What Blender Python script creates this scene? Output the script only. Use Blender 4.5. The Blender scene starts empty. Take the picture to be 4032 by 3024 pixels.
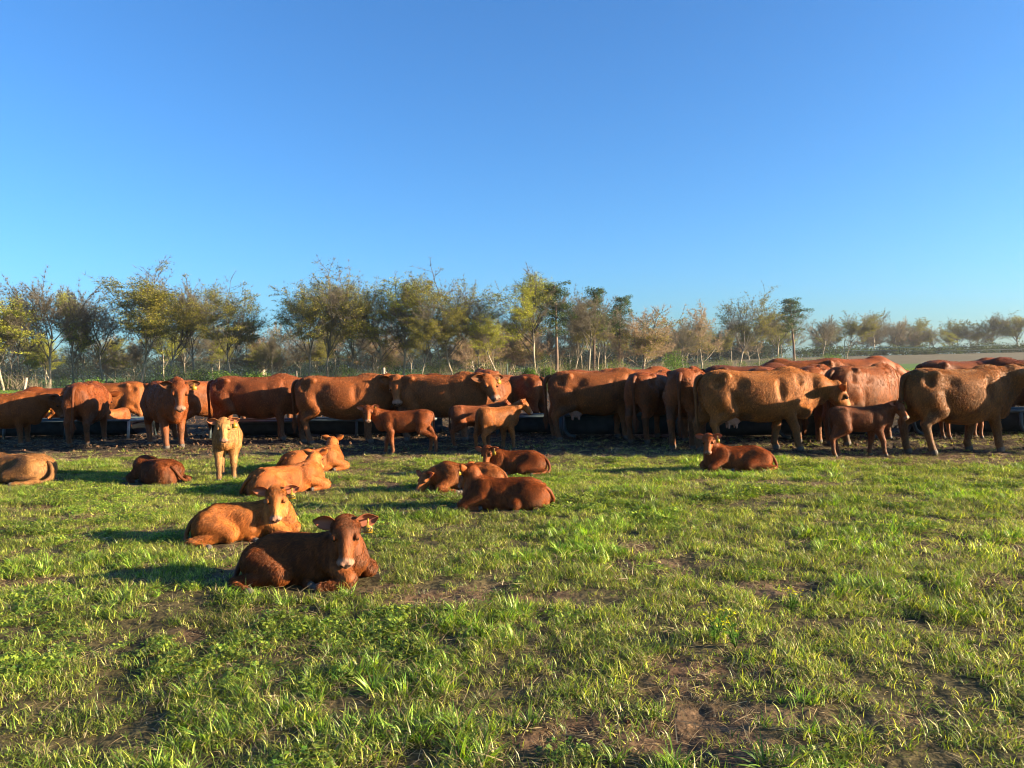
import bpy, math, random
import numpy as np
from mathutils import Vector, Matrix

# ------------------------------------------------------------------ camera, sky, sun, exposure
SC = bpy.context.scene
COL = SC.collection
rad = math.radians
FPX, CX, CY, CAMH = 3030.0, 2016.0, 1512.0, 1.5
ROLL, PITCH = rad(1.39), rad(-1.29)
cam_d = bpy.data.cameras.new("camera")
cam = bpy.data.objects.new("camera", cam_d)
COL.objects.link(cam)
cam_d.sensor_width = 36.0
cam_d.lens = 36.0 * FPX / 4032.0
cam_d.clip_start = 0.05
cam_d.clip_end = 6000.0
fwd = Vector((0, math.cos(PITCH), math.sin(PITCH)))
up0 = Vector((0, -math.sin(PITCH), math.cos(PITCH)))
rt0 = Vector((1, 0, 0))
rt = rt0 * math.cos(ROLL) - up0 * math.sin(ROLL)
up = up0 * math.cos(ROLL) + rt0 * math.sin(ROLL)
R3 = Matrix((rt, up, -fwd)).transposed()
cam.matrix_world = Matrix.Translation((0, 0, CAMH)) @ R3.to_4x4()
SC.camera = cam

SUN_EL, SUN_AZ = 13.0, 99.0          # azimuth clockwise from +Y
world = bpy.data.worlds.new("World")
SC.world = world
world.use_nodes = True
wn = world.node_tree
sky = wn.nodes.new("ShaderNodeTexSky")
sky.sky_type = "NISHITA"
sky.sun_disc = False
sky.sun_elevation = rad(SUN_EL)
sky.sun_rotation = rad(SUN_AZ)
sky.altitude = 0
sky.air_density = 1.0
sky.dust_density = 1.1
sky.ozone_density = 3.3
hs = wn.nodes.new("ShaderNodeHueSaturation")
hs.inputs["Saturation"].default_value = 1.03
hs.inputs["Value"].default_value = 1.0
bg = wn.nodes["Background"]
bg.inputs[1].default_value = 0.0505
wn.links.new(sky.outputs[0], hs.inputs["Color"])
wb = wn.nodes.new("ShaderNodeVectorMath")            # white balance of the picture
wb.operation = "MULTIPLY"
wb.inputs[1].default_value = (0.55, 0.89, 1.20)
wn.links.new(hs.outputs[0], wb.inputs[0])
wn.links.new(wb.outputs[0], bg.inputs[0])

sun_d = bpy.data.lights.new("sun", "SUN")
sun = bpy.data.objects.new("sun", sun_d)
COL.objects.link(sun)
sun_d.energy = 5.0
sun_d.angle = rad(0.55)
sun_d.color = (1.0, 0.82, 0.55)
se, sa = rad(SUN_EL), rad(SUN_AZ)
sdir = Vector((math.sin(sa) * math.cos(se), math.cos(sa) * math.cos(se), math.sin(se)))
sun.rotation_euler = (-sdir).to_track_quat("-Z", "Y").to_euler()
sun.location = (20, -4, 10)

vs = SC.view_settings
vs.view_transform = "Standard"
vs.look = "None"
vs.gamma = 1.0
vs.exposure = 2.3
vs.use_curve_mapping = False
SC.cycles.filter_width = 1.05
SC.cycles.max_bounces = 6
SC.cycles.diffuse_bounces = 1
SC.cycles.glossy_bounces = 2
SC.cycles.transmission_bounces = 3
SC.cycles.transparent_max_bounces = 4

# ------------------------------------------------------------------ helpers
rng = np.random.default_rng(7)
random.seed(7)

def h0(px):                                 # horizon row of the picture at this column
    return 1444.0 - 0.0243 * (px - 2016.0)

def at(px, Y):                              # ground x at distance Y for this column
    return (px - CX) / FPX * Y

def hide(a):
    return a

def mesh_np(name, V, quads=None, tris=None, smooth=True):
    me = bpy.data.meshes.new(name)
    V = np.asarray(V, np.float32)
    q = np.asarray(quads if quads is not None and len(quads) else np.zeros((0, 4)), np.int32).reshape(-1, 4)
    t = np.asarray(tris if tris is not None and len(tris) else np.zeros((0, 3)), np.int32).reshape(-1, 3)
    me.vertices.add(len(V))
    me.vertices.foreach_set("co", V.ravel())
    nl = q.size + t.size
    me.loops.add(nl)
    me.loops.foreach_set("vertex_index", np.concatenate([q.ravel(), t.ravel()]))
    npoly = len(q) + len(t)
    me.polygons.add(npoly)
    starts = np.concatenate([np.arange(len(q)) * 4, q.size + np.arange(len(t)) * 3]).astype(np.int32)
    me.polygons.foreach_set("loop_start", starts)
    me.update(calc_edges=True)
    if smooth:
        me.polygons.foreach_set("use_smooth", np.ones(npoly, bool))
    return me

def set_col(me, name, C, domain="POINT"):
    C = np.asarray(C, np.float32)
    if C.shape[1] == 3:
        C = np.concatenate([C, np.ones((len(C), 1), np.float32)], 1)
    a = me.attributes.new(name, "FLOAT_COLOR", domain)
    a.data.foreach_set("color", C.ravel())

def link(name, data, parent=None, mat=None):
    o = bpy.data.objects.new(name, data)
    COL.objects.link(o)
    if parent is not None:
        o.parent = parent
    if mat is not None and len(data.materials) == 0:
        data.materials.append(mat)
    return o

def empty(name, loc=(0, 0, 0), rz=0.0, scale=1.0):
    o = bpy.data.objects.new(name, None)
    o.empty_display_size = 0.2
    COL.objects.link(o)
    o.location = loc
    o.rotation_euler = (0, 0, rz)
    o.scale = (scale,) * 3 if not isinstance(scale, tuple) else scale
    return o

def tag(o, label, cat, group=None, kind=None):
    if label: o["label"] = label
    if cat: o["category"] = cat
    if group: o["group"] = group
    if kind: o["kind"] = kind
    return o

# --- value noise
_T3 = rng.random((64, 64, 64)).astype(np.float32)
_T2 = rng.random((256, 256)).astype(np.float32)
def n2(x, y):
    x = np.asarray(x, np.float64); y = np.asarray(y, np.float64)
    xi = np.floor(x).astype(int); yi = np.floor(y).astype(int)
    fx = x - xi; fy = y - yi
    fx = fx * fx * (3 - 2 * fx); fy = fy * fy * (3 - 2 * fy)
    a = _T2[xi & 255, yi & 255]; b = _T2[(xi + 1) & 255, yi & 255]
    c = _T2[xi & 255, (yi + 1) & 255]; d = _T2[(xi + 1) & 255, (yi + 1) & 255]
    return (a * (1 - fx) + b * fx) * (1 - fy) + (c * (1 - fx) + d * fx) * fy
def fbm2(x, y, o=4):
    s = 0; a = 1; t = 0
    for i in range(o):
        s = s + a * n2(x * 2 ** i + 17.3 * i, y * 2 ** i + 5.1 * i); t += a; a *= 0.5
    return s / t
def n3(P):
    I = np.floor(P).astype(int); f = P - I
    f = f * f * (3 - 2 * f)
    r = 0
    for dx in (0, 1):
        for dy in (0, 1):
            for dz in (0, 1):
                w = (f[:, 0] if dx else 1 - f[:, 0]) * (f[:, 1] if dy else 1 - f[:, 1]) * (f[:, 2] if dz else 1 - f[:, 2])
                r = r + w * _T3[(I[:, 0] + dx) & 63, (I[:, 1] + dy) & 63, (I[:, 2] + dz) & 63]
    return r

def tube(pts, radii, sides=8, cap=True):
    """a tapered tube along a polyline -> V, quads, tris"""
    P = np.asarray(pts, float); n = len(P)
    T = np.gradient(P, axis=0)
    T /= np.linalg.norm(T, axis=1)[:, None] + 1e-9
    ref = np.array([0, 0, 1.0]) if abs(T[0, 2]) < 0.9 else np.array([1.0, 0, 0])
    V = []
    U = np.cross(T[0], ref); U /= np.linalg.norm(U) + 1e-9
    ang = np.arange(sides) * 2 * math.pi / sides
    for i in range(n):
        U = U - T[i] * U.dot(T[i]); U /= np.linalg.norm(U) + 1e-9
        W = np.cross(T[i], U)
        V.append(P[i] + radii[i] * (np.cos(ang)[:, None] * U + np.sin(ang)[:, None] * W))
    V = np.concatenate(V)
    k = np.arange(sides); k2 = (k + 1) % sides
    Q = np.concatenate([np.stack([i * sides + k, i * sides + k2, (i + 1) * sides + k2, (i + 1) * sides + k], 1) for i in range(n - 1)])
    Tt = []
    if cap:
        V = np.concatenate([V, P[:1], P[-1:]])
        a, b = len(V) - 2, len(V) - 1
        Tt = [(a, (j + 1) % sides, j) for j in range(sides)] + [(b, (n - 1) * sides + j, (n - 1) * sides + (j + 1) % sides) for j in range(sides)]
    return V, Q, np.array(Tt, int).reshape(-1, 3)

class Bag:
    """collects pieces of one mesh"""
    def __init__(self): self.V = []; self.Q = []; self.T = []; self.C = []; self.n = 0
    def add(self, V, Q=None, T=None, C=None):
        V = np.asarray(V, float)
        self.V.append(V)
        if Q is not None and len(Q): self.Q.append(np.asarray(Q) + self.n)
        if T is not None and len(T): self.T.append(np.asarray(T) + self.n)
        if C is not None:
            C = np.asarray(C, float)
            if C.ndim == 1: C = np.tile(C, (len(V), 1))
            self.C.append(C)
        self.n += len(V)
        return self
    def tube(self, pts, radii, sides=8, C=None):
        if not hasattr(radii, "__len__"): radii = [radii] * len(pts)
        return self.add(*tube(pts, radii, sides), C)
    def box(self, c, s, rz=0.0, C=None):
        x, y, z = [v / 2 for v in s]
        V = np.array([(-x, -y, -z), (x, -y, -z), (x, y, -z), (-x, y, -z), (-x, -y, z), (x, -y, z), (x, y, z), (-x, y, z)])
        ca, sa_ = math.cos(rz), math.sin(rz)
        V = V @ np.array([[ca, sa_, 0], [-sa_, ca, 0], [0, 0, 1]]) + np.array(c)
        Q = [(0, 3, 2, 1), (4, 5, 6, 7), (0, 1, 5, 4), (1, 2, 6, 5), (2, 3, 7, 6), (3, 0, 4, 7)]
        return self.add(V, Q, None, C)
    def mesh(self, name, smooth=True):
        V = np.concatenate(self.V)
        Q = np.concatenate(self.Q) if self.Q else None
        T = np.concatenate(self.T) if self.T else None
        me = mesh_np(name, V, Q, T, smooth)
        if self.C: set_col(me, "tint", np.concatenate(self.C))
        return me
    def obj(self, name, mat, parent=None, smooth=True):
        return link(name, self.mesh(name, smooth), parent, mat)

# ------------------------------------------------------------------ materials
def new_mat(name, rough=0.8, spec=0.3):
    m = bpy.data.materials.new(name); m.use_nodes = True
    nt = m.node_tree; b = nt.nodes["Principled BSDF"]
    b.inputs["Roughness"].default_value = rough
    b.inputs["Specular IOR Level"].default_value = spec
    return m, nt, b

def N(nt, typ, **kw):
    n = nt.nodes.new(typ)
    for k, v in kw.items(): setattr(n, k, v)
    return n

def mul_noise(nt, src, scale, lo, hi, detail=4, coords="Object", stretch=None):
    tc = N(nt, "ShaderNodeTexCoord")
    vec = tc.outputs[coords]
    if stretch:
        mp = N(nt, "ShaderNodeMapping"); mp.inputs["Scale"].default_value = stretch
        nt.links.new(vec, mp.inputs[0]); vec = mp.outputs[0]
    nz = N(nt, "ShaderNodeTexNoise"); nz.inputs["Scale"].default_value = scale; nz.inputs["Detail"].default_value = detail
    nt.links.new(vec, nz.inputs["Vector"])
    mr = N(nt, "ShaderNodeMapRange")
    mr.inputs[1].default_value = 0.3; mr.inputs[2].default_value = 0.7
    mr.inputs[3].default_value = lo; mr.inputs[4].default_value = hi
    nt.links.new(nz.outputs["Fac"], mr.inputs[0])
    mx = N(nt, "ShaderNodeVectorMath", operation="SCALE")
    nt.links.new(src, mx.inputs[0]); nt.links.new(mr.outputs[0], mx.inputs["Scale"])
    return mx.outputs[0], nz

def plain(name, col, rough=0.7, spec=0.3, var=0.25, scale=12.0, bump=0.0, metal=0.0):
    m, nt, b = new_mat(name, rough, spec)
    rgb = N(nt, "ShaderNodeRGB"); rgb.outputs[0].default_value = (*col, 1)
    out, nz = mul_noise(nt, rgb.outputs[0], scale, 1 - var, 1 + var)
    nt.links.new(out, b.inputs["Base Color"])
    b.inputs["Metallic"].default_value = metal
    if bump:
        bp = N(nt, "ShaderNodeBump"); bp.inputs["Strength"].default_value = bump; bp.inputs["Distance"].default_value = 0.01
        nt.links.new(nz.outputs["Fac"], bp.inputs["Height"]); nt.links.new(bp.outputs[0], b.inputs["Normal"])
    return m

def coat_mat():
    m, nt, b = new_mat("coat", 0.62, 0.18)
    a = N(nt, "ShaderNodeAttribute", attribute_name="tint")
    o1, _ = mul_noise(nt, a.outputs["Color"], 5.0, 0.8, 1.2, 4)
    o2, nz = mul_noise(nt, o1, 62.0, 0.68, 1.32, 4, stretch=(0.8, 1.0, 0.35))
    nt.links.new(o2, b.inputs["Base Color"])
    bp = N(nt, "ShaderNodeBump"); bp.inputs["Strength"].default_value = 0.8; bp.inputs["Distance"].default_value = 0.008
    nt.links.new(nz.outputs["Fac"], bp.inputs["Height"]); nt.links.new(bp.outputs[0], b.inputs["Normal"])
    b.inputs["Sheen Weight"].default_value = 0.0
    b.inputs["Sheen Roughness"].default_value = 0.4
    b.inputs["Sheen Tint"].default_value = (1.0, 0.6, 0.35, 1)
    return m

def leafy(name, attr="tint", trans=0.35, rough=0.5, gloss=0.12, noise=None):
    m = bpy.data.materials.new(name); m.use_nodes = True
    nt = m.node_tree; nt.nodes.clear()
    out = N(nt, "ShaderNodeOutputMaterial")
    a = N(nt, "ShaderNodeAttribute", attribute_name=attr)
    c = a.outputs["Color"]
    if noise:
        c, _ = mul_noise(nt, c, noise, 0.6, 1.35, 3)
    ti = N(nt, "ShaderNodeAttribute", attribute_name="tone", attribute_type="INSTANCER")
    ad = N(nt, "ShaderNodeMath", operation="ADD"); ad.inputs[1].default_value = 1.0
    nt.links.new(ti.outputs["Fac"], ad.inputs[0])
    sc = N(nt, "ShaderNodeVectorMath", operation="SCALE")
    nt.links.new(c, sc.inputs[0]); nt.links.new(ad.outputs[0], sc.inputs["Scale"])
    c = sc.outputs[0]
    d = N(nt, "ShaderNodeBsdfDiffuse"); t = N(nt, "ShaderNodeBsdfTranslucent"); g = N(nt, "ShaderNodeBsdfGlossy")
    g.inputs["Roughness"].default_value = rough
    nt.links.new(c, d.inputs[0])
    hsv = N(nt, "ShaderNodeHueSaturation"); hsv.inputs["Value"].default_value = 1.35; hsv.inputs["Saturation"].default_value = 1.1
    nt.links.new(c, hsv.inputs["Color"]); nt.links.new(hsv.outputs[0], t.inputs[0])
    m1 = N(nt, "ShaderNodeMixShader"); m1.inputs[0].default_value = trans
    nt.links.new(d.outputs[0], m1.inputs[1]); nt.links.new(t.outputs[0], m1.inputs[2])
    m2 = N(nt, "ShaderNodeMixShader"); m2.inputs[0].default_value = gloss
    g.inputs[0].default_value = (0.8, 0.8, 0.7, 1)
    nt.links.new(m1.outputs[0], m2.inputs[1]); nt.links.new(g.outputs[0], m2.inputs[2])
    nt.links.new(m2.outputs[0], out.inputs[0])
    return m

M_COAT = coat_mat()
M_HAIR = leafy("coat_hair", trans=0.22, rough=0.4, gloss=0.03)
M_EAR = leafy("ear_skin", trans=0.30, rough=0.6, gloss=0.02)
M_LEAF = leafy("leaf", trans=0.35, gloss=0.0)
M_GRASS = leafy("grass", trans=0.42, rough=0.5, gloss=0.05)
M_BARK, _nt, _b = new_mat("bark", 0.9, 0.1)
_a = N(_nt, "ShaderNodeAttribute", attribute_name="tint")
_o, _n = mul_noise(_nt, _a.outputs["Color"], 1.6, 0.55, 1.35, 5, stretch=(1, 1, 0.35))
_nt.links.new(_o, _b.inputs["Base Color"])
M_EYE = plain("eye_black", (0.012, 0.007, 0.004), 0.08, 0.8, 0.1)
M_TAG = plain("tag_yellow", (0.24, 0.15, 0.012), 0.4, 0.4, 0.12, 60)
M_INK = plain("tag_ink", (0.02, 0.02, 0.02), 0.5, 0.2, 0.1)
M_UDDER = plain("udder_skin", (0.42, 0.22, 0.16), 0.7, 0.2, 0.2, 30)
M_PIPE = plain("painted_pipe", (0.035, 0.050, 0.055), 0.5, 0.4, 0.35, 9, 0.2)
M_BELT = plain("rubber_belt", (0.022, 0.027, 0.03), 0.8, 0.25, 0.4, 6, 0.4)
M_PIPEW = plain("worn_pipe", (0.30, 0.27, 0.24), 0.6, 0.4, 0.35, 9, 0.2)
M_POST = plain("weathered_wood", (0.30, 0.23, 0.17), 0.9, 0.1, 0.4, 14, 0.5)
M_POSTD = plain("green_steel_post", (0.05, 0.075, 0.06), 0.6, 0.3, 0.3, 14, 0.2)
M_WIRE = plain("galvanised_wire", (0.45, 0.45, 0.43), 0.4, 0.5, 0.1, 14, 0, 0.6)
M_BIRD = plain("bird_dark", (0.02, 0.02, 0.025), 0.8, 0.2, 0.2)
M_WHITE = plain("white_paint", (0.75, 0.74, 0.72), 0.6, 0.3, 0.1)
M_FEED = plain("silage_feed", (0.10, 0.065, 0.03), 0.95, 0.1, 0.6, 40, 0.9)

# ------------------------------------------------------------------ terrain
TROUGH0, TROUGHK = 16.9, -0.21
def edge_y(X): return 12.9 - 0.175 * X            # where the grass gives way to trodden mud
def trough_y(X): return TROUGH0 + TROUGHK * X

def cover(X, Y):
    """0..1 how grassy the ground is"""
    e = edge_y(X) + 1.1 * (fbm2(X * 0.9 + 40, Y * 0.9, 3) - 0.5) * 2
    k = np.clip((e - Y) / 1.3, 0, 1)
    patch = fbm2(X * 1.1 + 3, Y * 1.6 + 9, 4)
    p = np.clip((patch - 0.26) / 0.10, 0, 1)
    near_bald = np.clip((fbm2(X * 0.9 + 90, Y * 1.2 + 31, 3) - 0.25) / 0.10, 0.4, 1)
    return k * (0.12 + 0.88 * p) * near_bald

def height(X, Y):
    X = np.asarray(X, float); Y = np.asarray(Y, float)
    R = np.hypot(X, Y)
    fade = np.clip(1.6 - R / 45.0, 0, 1)
    c = cover(X, Y)
    h = (fbm2(X * 0.35, Y * 0.35, 2) - 0.5) * 0.10 * fade
    h = h + (fbm2(X * 15, Y * 15, 3) - 0.5) * 0.014 * np.clip((R < 14) * 1.0, 0, 1)
    h = h + (fbm2(X * 6.5, Y * 6.5, 3) - 0.5) * (0.022 + 0.020 * (1 - c)) * fade
    pock = np.abs(n2(X * 3.3 + 8, Y * 3.3) - 0.5) * 2
    h = h - (1 - c) * (1 - pock) ** 3 * (0.022 + .02 * (Y > edge_y(X))) * fade
    mz = np.clip((Y - edge_y(X)) / 1.0, 0, 1) * np.clip((46 - Y) / 6, 0, 1)
    h = h + mz * (np.abs(fbm2(X * 7.7 + 3, Y * 7.7, 3) - .5) * -0.16 + .02)
    rise = np.clip((Y - 165) / 150, 0, 1) * np.clip((X - 25) / 60, 0, 1)
    h = h + 2.4 * rise * rise * (3 - 2 * rise)
    rl = np.clip((Y - 180) / 300, 0, 1) * np.clip((20 - X) / 100, 0, 1)
    h = h + 1.2 * rl
    return h

def hz(x, y): return float(height(np.array([x]), np.array([y]))[0])

def build_ground():
    rs = [0.0, 0.5, 1.0, 1.5]
    r = 1.8
    while r < 3200:
        rs.append(r)
        r *= 1.0125 if r < 24 else (1.035 if r < 500 else 1.2)
    rs = np.array(rs[1:])
    fine = np.linspace(-46, 46, 400)
    coarse = np.linspace(46, 314, 70)[1:-1]
    az = np.radians(np.concatenate([fine, coarse]))
    R, A = np.meshgrid(rs, az, indexing="ij")
    X = R * np.sin(A); Y = R * np.cos(A)
    Z = height(X, Y)
    V = np.stack([X, Y, Z], -1).reshape(-1, 3)
    nr, na = R.shape
    i = np.arange(nr - 1)[:, None] * na; j = np.arange(na)[None, :]; j2 = (j + 1) % na
    Q = np.stack([i + j, i + j2, i + na + j2, i + na + j], -1).reshape(-1, 4)[:, ::-1]
    V = np.concatenate([V, [[0, 0, hz(0, 0)]]])
    T = np.array([(len(V) - 1, (k + 1) % na, k) for k in range(na)])[:, ::-1]
    me = mesh_np("ground", V, Q, T)
    x, y = V[:, 0], V[:, 1]
    c = cover(x, y)[:, None]
    soil = np.array([0.098, 0.056, 0.033]); under = np.array([0.070, 0.062, 0.024])
    straw = np.array([0.23, 0.155, 0.085])
    mud = np.array([0.027, 0.018, 0.0125])
    s = np.clip((fbm2(x * 2.2 + 5, y * 2.2, 3) - 0.42) * 3.5, 0, 1)[:, None]
    col = soil * (1 - s * .35) + straw * s * .35
    k = np.clip((y - edge_y(x)) / 1.5, 0, 1)[:, None]
    col = col * (1 - k) + (mud * (1 - .12 * s) + straw * .12 * s) * k
    col = col * (1 - 0.75 * c) + under * 0.75 * c
    def zone(y0, y1, w, colr, mask=1.0):
        nonlocal col
        m = (np.clip((y - y0) / w, 0, 1) * np.clip((y1 - y) / w, 0, 1) * mask)[:, None]
        col = col * (1 - m) + np.array(colr) * m
    wob = (fbm2(x * 0.08, y * 0.08, 3) - .5) * 8
    yb = y
    y = y + wob
    zone(46, 4000, 3, (0.075, 0.135, 0.028))
    zone(70, 102, 3, (0.30, 0.20, 0.115), np.clip((45 - x) / 10, 0, 1) * np.clip((x + 14) / 8, 0, 1))
    zone(103, 210, 6, (0.27, 0.185, 0.115), np.clip((36 - x) / 10, 0, 1) * np.clip((x + 26) / 8, 0, 1))
    y = yb + wob * 0.4
    zone(168, 4000, 4, (0.115, 0.095, 0.058), np.clip((x - 40) / 8, 0, 1))
    set_col(me, "tint", col * 0.92)
    m, nt, b = new_mat("pasture_soil", 0.95, 0.1)
    a = N(nt, "ShaderNodeAttribute", attribute_name="tint")
    o1, _ = mul_noise(nt, a.outputs["Color"], 0.35, 0.8, 1.2, 6)
    o2, nz = mul_noise(nt, o1, 22.0, 0.55, 1.5, 6)
    nt.links.new(o2, b.inputs["Base Color"])
    bp = N(nt, "ShaderNodeBump"); bp.inputs["Strength"].default_value = 0.8; bp.inputs["Distance"].default_value = 0.02
    nt.links.new(nz.outputs["Fac"], bp.inputs["Height"]); nt.links.new(bp.outputs[0], b.inputs["Normal"])
    o = link("ground", me, None, m)
    tag(o, None, None, None, "structure")
build_ground()

# ------------------------------------------------------------------ air
def haze_box():
    b = Bag(); b.box((60, 340, 11.0), (1500, 780, 26.0)); o = link("haze", b.mesh("haze", False))
    m = bpy.data.materials.new("haze_air"); m.use_nodes = True; nt = m.node_tree; nt.nodes.clear()
    out = N(nt, "ShaderNodeOutputMaterial"); v = N(nt, "ShaderNodeVolumePrincipled")
    v.inputs["Color"].default_value = (0.92, 0.95, 1.0, 1); v.inputs["Density"].default_value = 0.00013; v.inputs["Anisotropy"].default_value = 0.35
    nt.links.new(v.outputs[0], out.inputs["Volume"]); o.data.materials.append(m)
    tag(o, "thin evening haze over the pasture and the far trees", "haze", None, "stuff")
haze_box()

# ------------------------------------------------------------------ trees
def rand_unit(n, r):
    v = r.normal(size=(n, 3)); return v / (np.linalg.norm(v, axis=1)[:, None] + 1e-9)

def strips(P, D, L, W, r, col, bag, jitter=0.25):
    """thin triangle twigs starting at P along D"""
    n = len(P)
    S = np.cross(D, rand_unit(n, r)); S /= np.linalg.norm(S, axis=1)[:, None] + 1e-9
    V = np.stack([P - S * W[:, None] / 2, P + S * W[:, None] / 2, P + D * L[:, None]], 1).reshape(-1, 3)
    T = np.arange(3 * n).reshape(-1, 3)
    C = np.repeat(col * (1 + jitter * (r.random((n, 1)) - .5) * 2), 3, 0)
    bag.add(V, None, T, C)

def leaves(P, S, r, cols, bag, flat=0.0, aspect=0.6):
    n = len(P)
    A = rand_unit(n, r)
    if flat: A[:, 2] *= (1 - flat); A /= np.linalg.norm(A, axis=1)[:, None]
    B = np.cross(A, rand_unit(n, r)); B /= np.linalg.norm(B, axis=1)[:, None] + 1e-9
    S = S[:, None]
    V = np.stack([P - A * S / 2, P + B * S * aspect / 2, P + A * S / 2, P - B * S * aspect / 2], 1).reshape(-1, 3)
    Q = np.arange(4 * n).reshape(-1, 4)
    ci = r.integers(0, len(cols), n)
    C = np.asarray(cols)[ci] * (0.75 + 0.5 * r.random((n, 1)))
    bag.add(V, Q, None, np.repeat(C, 4, 0))

def grow(seed, H, kind):
    """returns (trunk mesh, crown mesh); base at origin"""
    r = np.random.default_rng(seed)
    wood, crown = Bag(), Bag()
    bark_lo = np.array([0.27, 0.225, 0.165]); bark_hi = np.array([0.085, 0.072, 0.055])
    tips = []
    def limb(p, d, L, rad_, lvl, maxl, up_, wob):
        n = 6 if lvl == 0 else (5 if lvl < 3 else 3)
        pts = [p.copy()]; dirs = [d.copy()]
        for i in range(n):
            d = d + r.normal(size=3) * wob + np.array([0, 0, up_])
            d = d / np.linalg.norm(d)
            p = p + d * L / n
            pts.append(p.copy()); dirs.append(d.copy())
        end = 0.55 if lvl == 0 else 0.35
        radii = rad_ * (1 - (1 - end) * np.linspace(0, 1, n + 1))
        sides = (7, 5, 4, 3, 3)[min(lvl, 4)]
        cc = bark_lo * max(0, 1 - pts[0][2] / (0.45 * H)) + bark_hi * min(1, pts[0][2] / (0.45 * H))
        V, Q, T = tube(pts, radii, sides, False)
        wood.add(V, Q, T, cc)
        if lvl >= maxl:
            for i in range(1, n + 1): tips.append((pts[i], dirs[i]))
            return
        nc = {0: nl0, 1: nl1, 2: nl2, 3: 4}[lvl]
        for k in range(nc):
            t = 1.0 if k == 0 else (st[lvl] + (1 - st[lvl]) * (k / nc) * (0.9 + .2 * r.random()))
            t = min(t, 1.0)
            f = t * n; i0 = min(int(f), n - 1); q = pts[i0] + (pts[i0 + 1] - pts[i0]) * (f - i0)
            dd = dirs[min(i0 + 1, n)]
            ang = rad(r.uniform(*sp[lvl])) if k else rad(r.uniform(5, 18))
            ax = np.cross(dd, rand_unit(1, r)[0]); ax /= np.linalg.norm(ax) + 1e-9
            nd = dd * math.cos(ang) + ax * math.sin(ang)
            if lvl > 0 and nd[2] < -0.1: nd[2] *= -0.4
            limb(q, nd / np.linalg.norm(nd), L * lr[lvl] * (0.8 + 0.45 * r.random()), rad_ * (0.62 if k == 0 else r.uniform(0.34, 0.52)), lvl + 1, maxl, up_ * 0.8, wob * 1.15)
    if kind in ("oak", "bare", "vase", "slim", "round"):
        nl0, nl1, nl2 = {"oak": (9, 7, 6), "bare": (8, 7, 6), "vase": (7, 7, 6), "slim": (12, 6, 5), "round": (10, 7, 6)}[kind]
        st = {"oak": (.40, .35, .25), "bare": (.45, .3, .2), "vase": (.75, .35, .25), "slim": (.38, .3, .2), "round": (.12, .2, .2)}[kind]
        sp = {"oak": ((18, 44), (22, 50), (25, 60)), "bare": ((22, 48), (22, 48), (25, 55)), "vase": ((16, 42), (20, 45), (25, 55)), "slim": ((22, 45), (25, 50), (25, 55)), "round": ((20, 70), (25, 55), (25, 60))}[kind]
        lr = {"oak": (.80, .55, .5), "bare": (.72, .55, .5), "vase": (1.5, .55, .5), "slim": (.50, .55, .5), "round": (1.05, .6, .5)}[kind]
        TL = {"oak": .62, "bare": .60, "vase": .36, "slim": .76, "round": .36}[kind] * H
        lean = r.normal(size=3) * 0.07; lean[2] = 0
        limb(np.zeros(3), (np.array([0, 0, 1.]) + lean), TL, H * 0.0125 + 0.02, 0, 3, 0.085, 0.075)
        P = np.array([t[0] for t in tips]); D = np.array([t[1] for t in tips])
        m = {"bare": 16, "round": 16}.get(kind, 10)
        Pr = np.repeat(P, m, 0); Dr = np.repeat(D, m, 0) + r.normal(size=(len(P) * m, 3)) * 0.55
        Dr /= np.linalg.norm(Dr, axis=1)[:, None]
        strips(Pr, Dr, r.uniform(0.35, 1.0, len(Pr)) * H / 14, r.uniform(.024, .050, len(Pr)), r, np.array([0.125, 0.105, 0.078]) if kind != "round" else np.array([.27, .19, .12]), crown)
    elif kind == "pine":
        st = sp = lr = None
        n = 9; pts = []; p = np.zeros(3); d = np.array([0, 0, 1.])
        for i in range(n + 1):
            pts.append(p.copy()); d = d + r.normal(size=3) * 0.025; d /= np.linalg.norm(d); p = p + d * H / n
        V, Q, T = tube(pts, np.linspace(H * .016 + .02, .05, n + 1), 7, False)
        wood.add(V, Q, T, np.array([0.14, 0.095, 0.07]))
        cl = []
        for k in range(34):
            t = 0.50 + 0.50 * (k / 33) ** 0.8
            i0 = min(int(t * n), n - 1); q = pts[i0] + (pts[i0 + 1] - pts[i0]) * (t * n - i0)
            a = r.uniform(0, 2 * math.pi); L = H * (0.25 * (1.08 - t) ** 0.55 * r.uniform(.55, 1.15) * (0.6 if t < .6 else 1))
            dd = np.array([math.cos(a), math.sin(a), r.uniform(-.05, .35)])
            bp_ = [q, q + dd * L * .5 + np.array([0, 0, -.02 * L]), q + dd * L + np.array([0, 0, .12 * L])]
            V, Q, T = tube(bp_, [.06, .04, .02], 3, False); wood.add(V, Q, T, np.array([0.12, 0.085, 0.06]))
            for s in np.linspace(.45, 1.05, max(2, int(L / .55))):
                cl.append(q + dd * L * s + np.array([0, 0, .1 * L * s]) + r.normal(size=3) * .38)
        C_ = np.array(cl); m = 100
        Pr = np.repeat(C_, m, 0) + rand_unit(len(C_) * m, r) * r.random((len(C_) * m, 1)) ** .5 * np.array([.85, .85, .52]) * H / 15
        leaves(Pr, r.uniform(.16, .34, len(Pr)), r, [(.030, .050, .018), (.045, .070, .024), (.075, .095, .032)], crown, 0, .35)
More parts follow.
